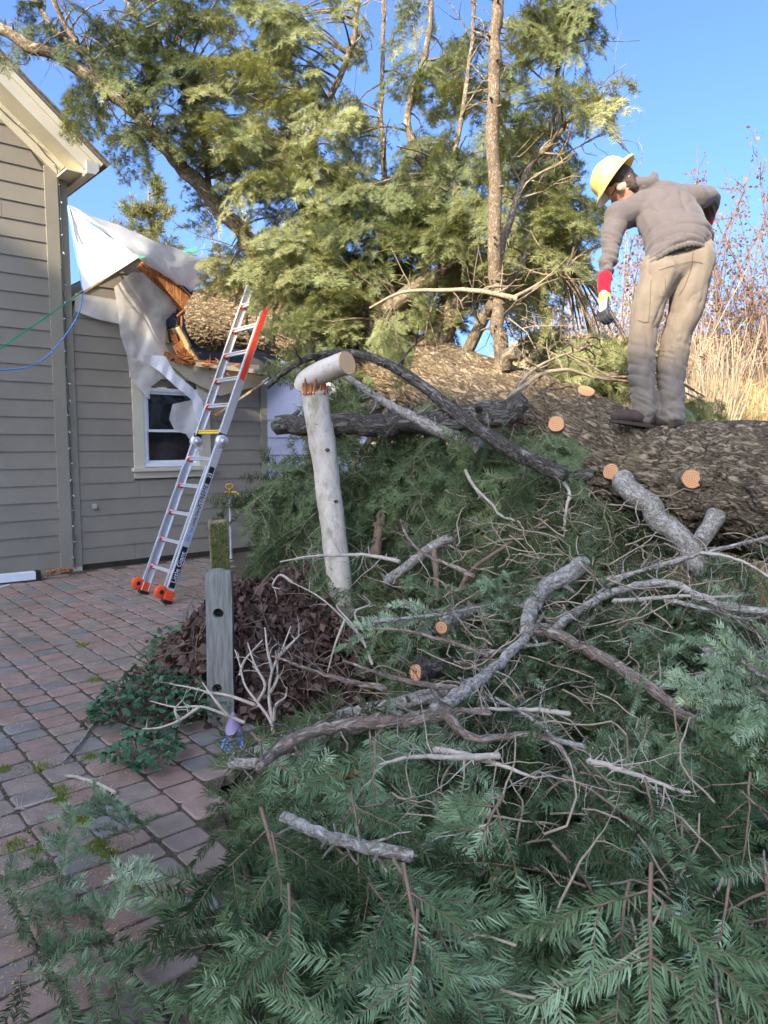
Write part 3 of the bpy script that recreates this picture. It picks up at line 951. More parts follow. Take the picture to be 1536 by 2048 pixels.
    so.modifiers.new('thick', 'SOLIDIFY').thickness = 0.012
    MB().bar(W(*WP(392, 728, .2), .2), W(*WP(545, 747, .2), .2), .02, .055).build('fascia', M['cream'], root)
    MB().bar(W(*WP(440, 824, .06), .06), W(*WP(562, 742, .35), .35), .09, .022, (0, 0, 1)).build('split_trim', M['pale_wood'], root)
    MB().bar(W(*WP(428, 832, .05), .05), W(*WP(470, 806, .12), .12), .06, .03, (0, 0, 1)).build('split_trim', M['bare_wood'], root)
    # wall fittings
    wbox(*(lambda a, b: (a - .025, a + .025, b - .03, b + .03))(*WP(187, 1013, AF)), AF + .01, AF + .05).build('outlet_box', M['gutter'], root, bevel=.008)
    wbox(U_R - .06, U_R + .02, 0.02, 0.22, AF + .03, AF + .09).build('vent_block', M['gutter'], root, bevel=.005)
    return root
low = make_low()

# ------------------------------------------------------------------ tarp, film, straps
def cloth(corners, n, m, sag, seed, amp=0.02):  # bilinear sheet with folds
    a, b, c, d = (np.asarray(p, float) for p in corners)
    V = []
    for j in range(m + 1):
        for i in range(n + 1):
            s, t = i / n, j / m
            V.append((a * (1 - s) + b * s) * (1 - t) + (d * (1 - s) + c * s) * t)
    V = np.array(V)
    nr = unit(np.cross(b - a, d - a))
    S, T = np.meshgrid(np.linspace(0, 1, n + 1), np.linspace(0, 1, m + 1))
    S, T = S.ravel(), T.ravel()
    fold = vnoise(np.stack([S * 7 + T * 2, T * 1.2, 0 * S], -1), seed) + 0.5 * vnoise(np.stack([S * 15 - T * 6, T * 5, 0 * S], -1), seed + 3)
    V = V + nr * (amp * fold)[:, None]
    V[:, 2] -= sag * (4 * S * (1 - S)) * (4 * T * (1 - T))
    F = [(j * (n + 1) + i, j * (n + 1) + i + 1, (j + 1) * (n + 1) + i + 1, (j + 1) * (n + 1) + i) for j in range(m) for i in range(n)]
    return V, F
def make_tarp():
    root = empty('roof_tarp', W(0.05, 3.6, 0.1), 'white tarp tied over the damaged roof below the gutter', 'tarp')
    A = W(*WP(135, 412, .06), .06)
    A2 = W(*WP(150, 420, -.3), -.3)
    B = W(*WP(166, 583, .42), .42)
    Cc = W(*WP(277, 516, .26), .26)
    A3 = W(*WP(146, 500, .12), .12)
    V, F = cloth((A, A + (Cc - A) * .05, Cc, B), 26, 26, 0.05, 4, 0.016)
    o = link('front_sheet', mesh_np('front_sheet', V, np.array(F), smooth_sh=True), M['tarp'], root)
    # sheet on the right slope of the roof
    rd = unit(W(*RKR) - W(*RIDGE))
    rn = unit(np.cross(rd, WN)); rn = rn if rn[2] > 0 else -rn
    c = W(RIDGE[0], RIDGE[1], .2) + rn * 0.05
    def on_roof(px, py):
        r = ray(px, py)
        return CAM + r * (np.dot(c - CAM, rn) / np.dot(r, rn))
    E = on_roof(448, 534)
    D = on_roof(365, 597)
    V, F = cloth((A, E, D, Cc + rn * .02), 30, 22, 0.03, 8, 0.02)
    o = link('slope_sheet', mesh_np('slope_sheet', V, np.array(F), smooth_sh=True), M['tarp'], root)
    MB().tube([A, A + (A3 - A) * .5 + WN * .02, B], 0.007, 6, n=10).build('hem_cord', M['blue_rope'], root)
    st = empty('green_strap', P(-30, 716, 6.6), 'bright green strap pulling the tarp corner down to the left', 'strap')
    MB().bar(P(-30, 718, 6.4), B + (P(-30, 718, 6.4) - B) * .05, .014, .03, WN).build('webbing', M['green_strap'], st)
    MB().tube([B + (P(-30, 718, 6.4) - B) * .05, B], 0.008, 6).build('hook', M['black'], st)
    s2 = empty('ridge_strap', Cc, 'green strap running from the roof ridge into the tree', 'strap')
    e2 = P(396, 500, 8.6)
    MB().bar(Cc + np.array([0, 0, .01]), e2, .012, .03).build('webbing', M['green_strap'], s2)
    MB().tube([e2, P(450, 493, 8.5), P(500, 487, 8.4)], 0.006, 5).build('thin_cord', M['green_strap'], s2)
    r = MB().tube([B, P(158, 625, 8.0), P(135, 665, 7.7), P(95, 712, 7.3), P(50, 735, 7.0), P(-20, 741, 6.7)], 0.0075, 6, n=30).build('tie_rope', M['blue_rope'])
    tag(r, 'slack light blue rope hanging from the lowest tarp corner', 'rope')
make_tarp()
def make_film():
    root = empty('plastic_film', W(*WP(300, 700, .06), .06), 'torn translucent plastic film hanging over the gable and window', 'plastic sheet')
    def sheet(poly, o, name, amp, seed, step=3, slope=0.0, mat='film', slide=0.0):
        xs = [p[0] for p in poly]
        ys = [p[1] for p in poly]
        def inside(x, y):
            c = False
            for i in range(len(poly)):
                (x0, y0), (x1, y1) = poly[i], poly[i - 1]
                if (y0 > y) != (y1 > y) and x < (x1 - x0) * (y - y0) / (y1 - y0) + x0:
                    c = not c
            return c
        nx, ny = int((max(xs) - min(xs)) / step) + 1, int((max(ys) - min(ys)) / step) + 1
        idx, V, F = {}, [], []
        def vert(i, j):
            if (i, j) not in idx:
                x, y = min(xs) + i * step, min(ys) + j * step
                jx = 0.0
                n = fbm(np.array([[x * .035 + y * .012, y * .010 - x * .008, seed]]), seed + 1, 2)[0]
                oo = o + amp * n + slope * (y - min(ys)) + slide * (x - min(xs))
                idx[i, j] = len(V)
                V.append(W(*WP(x + jx, y, oo), oo))
            return idx[i, j]
        for j in range(ny):
            for i in range(nx):
                if inside(min(xs) + (i + .5) * step, min(ys) + (j + .5) * step):
                    F.append((vert(i, j), vert(i + 1, j), vert(i + 1, j + 1), vert(i, j + 1)))
        use = {}
        for f in F:
            for k in f: use[k] = use.get(k, 0) + 1
        for (i, j), k in idx.items():            # snap the rim to the outline
            if use.get(k, 0) < 4:
                x, y = min(xs) + i * step, min(ys) + j * step
                best = None
                for e in range(len(poly)):
                    a_, b_ = np.array(poly[e - 1], float), np.array(poly[e], float)
                    t_ = np.clip(np.dot((x, y) - a_, b_ - a_) / np.dot(b_ - a_, b_ - a_), 0, 1)
                    c_ = a_ + (b_ - a_) * t_
                    dd_ = np.hypot(c_[0] - x, c_[1] - y)
                    if best is None or dd_ < best[0]: best = (dd_, c_)
                n = fbm(np.array([[best[1][0] * .035 + best[1][1] * .012, best[1][1] * .010 - best[1][0] * .008, seed]]), seed + 1, 2)[0]
                V[k] = W(*WP(best[1][0], best[1][1], o + amp * n), o + amp * n)
        link(name, mesh_np(name, np.array(V), np.array(F), smooth_sh=True), M[mat], root)
    sheet([(228, 575), (262, 545), (300, 545), (362, 604), (350, 622), (332, 640), (330, 690), (345, 716), (330, 735), (300, 730), (262, 720), (250, 700), (240, 668), (236, 620)], .035, 'upper_film', .016, 2)
    sheet([(240, 660), (262, 715), (285, 722), (320, 728), (340, 745), (300, 775), (300, 800), (283, 782), (262, 760), (252, 700)], .05, 'side_film', .016, 5)
    sheet([(284, 710), (330, 712), (352, 748), (385, 775), (404, 800), (412, 840), (404, 872), (392, 840), (384, 800), (350, 772), (318, 742), (290, 725)], .11, 'hanging_roll', .04, 7, 3, 0, 'tarp')
    sheet([(345, 808), (384, 800), (396, 850), (408, 905), (392, 900), (372, 868), (350, 862), (338, 838)], .05, 'pane_film', .012, 9)
    sheet([(150, 585), (235, 600), (240, 648), (200, 640), (150, 622)], .0, 'wrap_patch', .006, 12)
make_film()

# ------------------------------------------------------------------ ladder
def make_ladder():
    f1, f2 = G(328, 1208), G(287, 1191)
    bd = unit(f1 - f2)
    fw = unit(np.array([-bd[1], bd[0], 0]))
    if fw[1] < 0: fw = -fw
    up = unit(fw * math.cos(R(68.2)) + np.array([0, 0, math.sin(R(68.2))]))
    nr = unit(np.cross(bd, up))
    if nr[1] > 0: nr = -nr                       # faces the climber
    mid = (f1 + f2) / 2
    root = empty('extension_ladder', mid, 'aluminium multi-position ladder with orange feet leaning on the fallen trunk', 'ladder')
    Lt, Lm = 3.36, 1.62
    wl_, wu_ = 0.275, 0.262                       # half widths of the lower and upper sections
    def q(t, s, d=0.0):
        return mid + up * t + bd * s + nr * d
    def channel(t0, t1, s, dep=0.078, wid=0.030, mat='alu', name='rail'):
        mb = MB()
        mb.box(q((t0 + t1) / 2, s), up, bd, nr, t1 - t0, wid * .35, dep)
        for e in (-1, 1):
            mb.box(q((t0 + t1) / 2, s - math.copysign(wid * .35, s), e * (dep / 2 - .004)), up, bd, nr, t1 - t0, wid, .008)
        return mb.build(name, M[mat], root, bevel=.002)
    for s in (-1, 1):
        channel(0.05, Lm - .04, s * wl_)
        channel(Lm + .05, Lt, s * wu_)
        hb = MB().lathe(q(Lm, s * wl_ - .02, -.005), bd, [(0, -.0), (.062, 0), (.062, .04), (.045, .05), (0, .05)], 20)
        hb = hb.build('hinge', M['alu'], root)
        MB().lathe(q(Lm, s * wl_ + .02, -.005), bd, [(0, .012), (.026, .012), (.026, .034), (.018, .04), (0, .04)], 14).build('hinge_knob', M['galv'], hb)
        MB().box(q(Lm + .05, s * wl_ * .96), up, bd, nr, .05, .034, .08).build('hinge_collar', M['black'], root, bevel=.003)
        MB().box(q(.085, s * wl_), up, bd, nr, .10, .046, .098).build('foot_cap', M['orange'], root, bevel=.012)
        MB().box(q(.028, s * wl_), up, bd, nr, .035, .05, .10).build('rubber_pad', M['black'], root, bevel=.008)
        wh = MB().lathe(q(.10, s * wl_ - .02, .085), bd, [(.02, 0), (.055, 0), (.062, .008), (.062, .03), (.055, .038), (.02, .038)], 22).build('wheel', M['orange'], root)
        MB().lathe(q(.10, s * wl_ - .022, .085), bd, [(0, -.002), (.021, -.002), (.021, .044), (0, .044)], 12).build('hub', M['black'], wh)
        MB().bar(q(.15, s * wl_ * .9, .055), q(1.35, s * wl_ * .9, .05), .012, .02, bd).build('locking_bar', M['alu'], root)
    k = 0
    t = 0.31
    while t < Lt - .05:
        upper = t > Lm
        s = (wu_ if upper else wl_) - .012
        mb = MB().box(q(t, 0, .006), bd, nr, up, 2 * s, .052, .010)
        mb.box(q(t - .014, 0, .006), bd, nr, up, 2 * s, .018, .024)
        r = mb.build('rung', M['yellow_label'] if k == 5 else M['alu'], root, bevel=.002)
        if abs(t - Lm) > .12 and k not in (5,):
            for e in (-1, 1):
                p = q(t + .012, e * (s - .003), .03)
                MB().prism([p, p - bd * e * .055, p - up * .05], -nr * .055).build('orange_bracket', M['orange'], r)
        t += 0.282
        k += 1
    # decals: red stripe up the near rail, black band with the maker's lettering
    s = wu_ + .006
    MB().box(q(2.72, s), up, bd, nr, .92, .003, .05).build('red_stripe', M['red_label'], root)
    s = wl_ + .0065
    MB().box(q(.36, s), up, bd, nr, .40, .003, .056).build('black_band', M['black'], root)
    MB().box(q(1.27, s), up, bd, nr, .17, .003, .05).build('black_band', M['black'], root)
    def text(txt, t, size, mat, dd=0.0):
        c = bpy.data.curves.new('lettering', 'FONT')
        c.body = txt
        c.size = size
        c.align_x, c.align_y = 'CENTER', 'CENTER'
        c.extrude = 0.0006
        c.materials.append(M[mat])
        tmp = bpy.data.objects.new('lettering_curve', c)
        me = bpy.data.meshes.new_from_object(tmp)
        bpy.data.objects.remove(tmp)
        p = q(t, s + .0026)
        z, x = bd, up
        y = np.cross(z, x)
        me.transform(Matrix(((x[0], y[0], z[0], p[0]), (x[1], y[1], z[1], p[1]), (x[2], y[2], z[2], p[2]), (0, 0, 0, 1))))
        link('lettering', me, None, root)
    text('Little Giant', .36, .066, 'white_print')
    text('XTREME', 1.06, .062, 'black')
    text('Little Giant', .86, .040, 'black')
    text('300 lbs', .68, .05, 'blue_rope')
    text('22', 1.27, .05, 'white_print')
make_ladder()

# ------------------------------------------------------------------ small things by the wall
def make_hydrant():
    b = W(*(WP(462, 1108, .35)[0], 0), .35)
    root = empty('yard_hydrant', b, 'galvanised water pipe with a brass tap standing by the wall', 'water tap')
    zt = P(462, 985, b[1])[2]
    MB().tube([b + (0, 0, -.02), b + (0, 0, zt)], .017, 10).build('pipe', M['galv'], root)
    t = b + np.array([0, 0, zt])
    tap = MB().tube([t + (0, 0, -.03), t + (0, 0, .05)], .028, 10)
    tap.tube([t + (-.06, 0, .0), t + (.09, 0, .0), t + (.13, -.02, -.05)], .022, 8, n=8)
    tap.build('tap', M['brass'], root)
    hd = MB()
    ring = [t + np.array([.05 * math.cos(a), .015 * math.sin(a), .08 + .03 * math.sin(a)]) for a in np.linspace(0, 2 * math.pi, 16)]
    hd.tube(ring, .009, 6)
    hd.tube([t + (0, 0, .05), t + (0, 0, .11)], .01, 6)
    hd.build('handle_wheel', M['brass'], root)
make_hydrant()
def make_trim_debris():
    a, b = G(-60, 1163, .06), G(70, 1150, .06)
    root = empty('fallen_trim', (a + b) / 2, 'white length of fallen trim board lying along the wall foot', 'trim board')
    d = unit(b - a)
    MB().bar(a, b, .10, .085, (0, 0, 1)).build('board', M['white'], root, bevel=.004)
    MB().bar(b, b + d * .05, .104, .09).build('dark_end', M['black'], root)
    rg = random.Random(4)
    for i in range(7):
        p = b + d * (.06 + .04 * i) + np.array([0, 0, rg.uniform(-.02, .04)])
        q = p + d * rg.uniform(.06, .12) + np.array([rg.uniform(-.03, .03), rg.uniform(-.03, .03), rg.uniform(-.03, .03)])
        MB().bar(p, q, rg.uniform(.02, .05), .015, (0, 0, 1)).build('splinter', M['bare_wood'], root)
    s = MB().bar(G(-10, 1178), G(18, 1170), .03, .015).build('wood_sliver', M['white'])
    tag(s, 'thin white sliver lying in front of the fallen trim', 'wood sliver')
make_trim_debris()

# ------------------------------------------------------------------ what shades the yard: an unseen block added behind the camera
def make_shade_block():
    root = empty('added_shade_block', (0, -18, 0), 'tall unseen olive block added behind the camera to shade the yard', 'house')
    s = np.array([-TO_SUN[0], -TO_SUN[1], 0]) / math.hypot(TO_SUN[0], TO_SUN[1])   # way the light goes, level
    l = np.array([s[1], -s[0], 0])                                                 # to its right
    te = math.tan(SUN_EL)
    D = 18.0
    c = -s * D
    def top(q, z_at, s_at):                     # wall top so that its shadow reaches z_at at distance s_at
        return z_at + te * (s_at + D)
    prof = [(-11.5, top(-11, 3.1, 6.6)), (-11, top(-11, 3.1, 6.6)), (-6.5, top(-6.5, 2.5, 6.4)), (-3.4, top(-3.4, 1.65, 5.6)), (-1.7, top(-1.7, 1.6, 5.1)), (-.8, top(-.8, 2.0, 4.7)), (1.5, top(1.5, 2.1, 4.7)), (4.6, top(4.6, 2.0, 4.7))]
    mb = MB()
    mb.prism([c + l * prof[0][0]] + [c + l * prof[-1][0]] + [c + l * q + np.array([0, 0, z]) for q, z in prof[::-1]], -s * 6)
    mb.build('wall', M['siding'], root)
    for q0, q1 in ((-10, -8.8), (-7, -5.8), (-4, -2.8), (-1, .2), (2, 3.2)):  # panes and sills dressing the added block
        p = c + l * ((q0 + q1) / 2) + s * .03 + np.array([0, 0, 1.6])
        MB().box(p, l, s, (0, 0, 1), 1.2, .05, 1.4).build('window', M['glass'], root)
        MB().box(p - np.array([0, 0, .75]), l, s, (0, 0, 1), 1.4, .12, .08).build('sill', M['cream'], root)
make_shade_block()

# ------------------------------------------------------------------ fir foliage
def needles_on(path, rg, sp, nl, wd, lod, tint, start=0.0, flat=0.3):
    if not lod: flat = .5
    seg = np.diff(path, axis=0)
    ln = np.linalg.norm(seg, axis=1)
    s = np.concatenate([[0], np.cumsum(ln)])
    L = s[-1]
    n = max(4, int(L * (1 - start) / sp)) * 2
    t = np.sort(rg.uniform(start * L, L, n))
    k = np.clip(np.searchsorted(s, t, 'right') - 1, 0, len(seg) - 1)
    f = ((t - s[k]) / np.maximum(1e-9, ln[k]))[:, None]
    p = path[k] + seg[k] * f
    T = seg[k] / np.maximum(1e-9, ln[k])[:, None]
    U = np.array([0.45, 0, 1.0]) - T * (T @ np.array([0.45, 0, 1.0]))[:, None]
    U /= np.maximum(1e-6, np.linalg.norm(U, axis=1))[:, None]
    S = np.cross(T, U)
    sg = np.where(np.arange(n) % 2 == 0, 1.0, -1.0)
    phi = rg.normal(0.28, flat, n)
    A = rg.normal(1.05, 0.13, n) * np.where(t > L * .93, .55, 1.0)
    d = np.cos(A)[:, None] * T + np.sin(A)[:, None] * (S * (sg * np.cos(phi))[:, None] + U * np.sin(phi)[:, None])
    ll = nl * rg.uniform(.75, 1.12, n) * np.clip(0.55 + 2.2 * (t / L), .5, 1) * np.clip(1.35 - .5 * t / L, 0, 1)
    w = np.cross(d, U)
    w /= np.maximum(1e-6, np.linalg.norm(w, axis=1))[:, None]
    w = w * (wd / 2)
    tt = np.clip(tint + rg.normal(0, .09, n), 0, 1)
    if lod:
        V = np.stack([p - w, p + w, p + d * ll[:, None]], 1)
        F = np.arange(n * 3).reshape(n, 3)
        return V.reshape(-1, 3), F, np.repeat(tt, 3)
    m = p + d * (ll * .55)[:, None]
    e = p + d * ll[:, None] + U * (ll * .16)[:, None] + T * (ll * .1)[:, None]
    V = np.stack([p - w * .7, p + w * .7, m - w, m + w, e], 1)
    b = (np.arange(n) * 5)[:, None]
    F = np.concatenate([b + np.array([0, 1, 3]), b + np.array([0, 3, 2]), b + np.array([2, 3, 4])])
    return V.reshape(-1, 3), F, np.repeat(tt, 5)
def bough(seed, L, lod=0, droop=0.5, sp=0.0048, nl=0.036, wd=0.0022, dens=1.0, bare=0.15):
    """One fir bough along +X: (stem MB, needle V, F, tint)."""
    rg = np.random.default_rng(seed)
    wood = MB()
    nv, nf, nt = [], [], []
    cnt = 0
    def curve(p0, d0, l, dr, k=7):
        t = np.linspace(0, 1, k)[:, None]
        wig = rg.normal(0, .03 * l, (k, 3)) * t
        return p0 + d0 * l * t + np.array([0, 0, -dr * l]) * t ** 2 + wig
    def put(path, start, tint):
        nonlocal cnt
        V, F, T = needles_on(path, rg, sp, nl, wd, lod, tint, start)
        nv.append(V); nf.append(F + cnt); nt.append(T)
        cnt += len(V)
    main = curve(np.zeros(3), np.array([1.0, rg.normal(0, .08), 0.12]), L, droop, 11)
    base_r = 0.0030 + 0.002 * L
    wood.tube(main, [base_r, base_r * .55, .0012], 5 if lod == 0 else 3, caps=False)
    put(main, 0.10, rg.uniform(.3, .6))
    s = bare
    sd = 1
    while s < .97:
        i = s * 10
        k = min(9, int(i))
        p = main[k] + (main[k + 1] - main[k]) * (i - k)
        T = unit(main[k + 1] - main[k])
        side = unit(np.cross(np.array([0, 0, 1.0]), T))
        for sg in ((1, -1) if rg.random() < .6 else (sd,)):
            a = rg.normal(0.95, .13)
            d = T * math.cos(a) + side * sg * math.sin(a) + np.array([0, 0, rg.normal(.02, .12)])
            l = L * (.46 * (1 - s) ** .75 + .09) * rg.uniform(.7, 1.15)
            tw = curve(p, d, l, rg.uniform(.15, .6) * (.6 + droop))
            tn = np.clip(.02 + .62 * s ** 1.3 + rg.normal(.12, .16), 0, 1)  # new growth lighter at tips; inner twigs darkened to stand in for shade
            wood.tube(tw, [.0032 if l > .15 else .0024, .001], 3, caps=False)
            put(tw, 0.06, tn)
            if l > .13:
                q = rg.uniform(.25, .4)
                while q < .9:
                    j = q * 6
                    kk = min(5, int(j))
                    pp = tw[kk] + (tw[kk + 1] - tw[kk]) * (j - kk)
                    TT = unit(tw[kk + 1] - tw[kk])
                    s2 = unit(np.cross(np.array([0, 0, 1.0]), TT))
                    for g2 in (1, -1):
                        if rg.random() < .75 * dens:
                            a = rg.normal(.9, .12)
                            dd = TT * math.cos(a) + s2 * g2 * math.sin(a) + np.array([0, 0, rg.normal(0, .12)])
                            sub = curve(pp, dd, l * (.5 * (1 - q) + .16), rg.uniform(.1, .5), 5)
                            wood.tube(sub, [.0018, .0008], 3, caps=False)
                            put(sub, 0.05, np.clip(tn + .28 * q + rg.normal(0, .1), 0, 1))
                    q += .2 / dens
        sd = -sd
        s += .075 / dens * rg.uniform(.8, 1.2)
    return wood, np.vstack(nv), np.vstack(nf), np.concatenate(nt)
CROWN_B = [bough(100 + k, 0.62 + .1 * (k % 3), 1, droop=(.35, .6, .9, .5)[k % 4], sp=.0105, nl=.07, wd=.0075, dens=.75) for k in range(9)]
CROWN_W = [(np.array(b[0].v), np.array([f for f in b[0].f if len(f) == 4])) for b in CROWN_B]
def basis(d, roll=0.0, up=(0, 0, 1)):
    x = unit(d)
    u = np.asarray(up, float)
    if abs(np.dot(x, u)) > .95: u = np.array([0.7, 0.7, 0.1])
    y = unit(np.cross(u, x))
    z = np.cross(x, y)
    c, s = math.cos(roll), math.sin(roll)
    return np.column_stack([x, y * c + z * s, z * c - y * s])
def boughs_mesh(name, items, mat, wmat, parent, kind=None):
    """items: (proto, 3x3, position, scale, tint shift); one needle mesh and one twig mesh."""
    V, F, T, n = [], [], [], 0
    WV, WF, m = [], [], 0
    for k, B, p, s, ts in items:
        _, v, f, t = CROWN_B[k]
        V.append((v * s) @ B.T + p); F.append(f + n); T.append(np.clip(t * .6 + ts, 0, 1))
        n += len(v)
        v, f = CROWN_W[k]
        WV.append((v * s) @ B.T + p); WF.append(f + m)
        m += len(v)
    o = link(name, mesh_np(name, np.vstack(V), np.vstack(F), np.concatenate(T)), mat, parent)
    w = tag(link('twigs', mesh_np('twigs', np.vstack(WV), np.vstack(WF)), wmat, o), kind='stuff')
    if kind: tag(o, kind=kind)
    return o

# ------------------------------------------------------------------ the fallen tree
AX = [(2100, 1120, 2.75), (1536, 985, 4.0), (1300, 955, 4.55), (1100, 866, 5.08), (800, 748, 6.4), (600, 655, 7.7), (470, 632, 8.6), (424, 640, 8.95)]
AXP = PL(AX, 0)
def axis_at(px):
    xs = [a[0] for a in AX]
    return np.array([np.interp(-px, [-x for x in xs], AXP[:, k]) for k in range(3)])
def make_trunk(root):
    n, sides = 760, 190
    path = spline(AXP, n)
    T, N, B = frames(path)
    s = np.concatenate([[0], np.cumsum(np.linalg.norm(np.diff(path, axis=0), axis=1))])
    a = np.linspace(0, 2 * np.pi, sides, endpoint=False)
    r0 = np.interp(s, [0, 2, 4, 6, 9], [.37, .355, .355, .36, .365])[:, None] * np.ones((1, sides))
    ca, sa = np.cos(a), np.sin(a)
    tc = np.stack([r0 * ca, r0 * sa, np.repeat(s[:, None], sides, 1)], -1)
    q = tc.reshape(-1, 3)
    warp = np.stack([vnoise(q * 5, 31), vnoise(q * 5, 32), vnoise(q * 2, 33)], -1) * .05
    q2 = (q + warp) * np.array([1, 1, .25])
    crk = np.clip(1 - np.abs(fbm(q2 * 21, 40, 3)) * 3.2, 0, 1)
    crk2 = np.clip(1 - np.abs(fbm(q2 * np.array([30, 30, 62]) + 7, 44, 2)) * 3.0, 0, 1)
    low = fbm(q * np.array([2.2, 2.2, 1.3]), 50, 2)
    disp = -.024 * crk - .009 * crk2 + .010 * fbm(q2 * 60, 47, 2) * .5 + .022 * low + .012
    r = r0 + disp.reshape(n, sides)
    V = path[:, None] + r[..., None] * (N[:, None] * ca[None, :, None] + B[:, None] * sa[None, :, None])
    i, j = np.meshgrid(np.arange(n - 1), np.arange(sides), indexing='ij')
    F = np.stack([i * sides + j, i * sides + (j + 1) % sides, (i + 1) * sides + (j + 1) % sides, (i + 1) * sides + j], -1).reshape(-1, 4)
    tipn = np.vstack([V.reshape(-1, 3), path[-1] - T[-1] * .05 + np.array([0, 0, .03])])
    lo = (n - 1) * sides
    capF = np.array([(lo + j, lo + (j + 1) % sides, n * sides, n * sides) for j in range(sides)])
    capm = bpy.data.meshes.new('broken_end')
    capm.from_pydata(tipn[lo:].tolist(), [], [(j, (j + 1) % sides, sides) for j in range(sides)])
    link('broken_end', capm, M['limb'], root)
    o = link('trunk', mesh_np('trunk', V.reshape(-1, 3), F, smooth_sh=True, tc=q), M['trunk'], root)
    return o
def twiggy(mb, path, r, rg, n, l, lev=1, sides=4, spread=.9, up=0.0, sub=3):
    """Bare side twigs along a path."""
    path = np.asarray(path, float)
    for _ in range(n):
        t = rg.uniform(.15, .98) * (len(path) - 1)
        i = int(t)
        p = path[i] + (path[min(i + 1, len(path) - 1)] - path[i]) * (t - i)
        T = unit(path[min(i + 1, len(path) - 1)] - path[i])
        d = unit(T * rg.uniform(.3, 1.0) + rg.normal(0, spread, 3) + np.array([0, 0, up]))
        ll = l * rg.uniform(.4, 1.2)
        tw = [p]
        for k in range(5):
            d = unit(d + rg.normal(0, .22, 3))
            tw.append(tw[-1] + d * ll / 5)
        mb.tube(tw, [r * .55, r * .3, r * .16], sides, caps=False)
        if lev > 1:
            twiggy(mb, tw, r * .5, rg, sub, l * .5, lev - 1, 3, spread, up, sub)
    return mb
LIMBS = {}
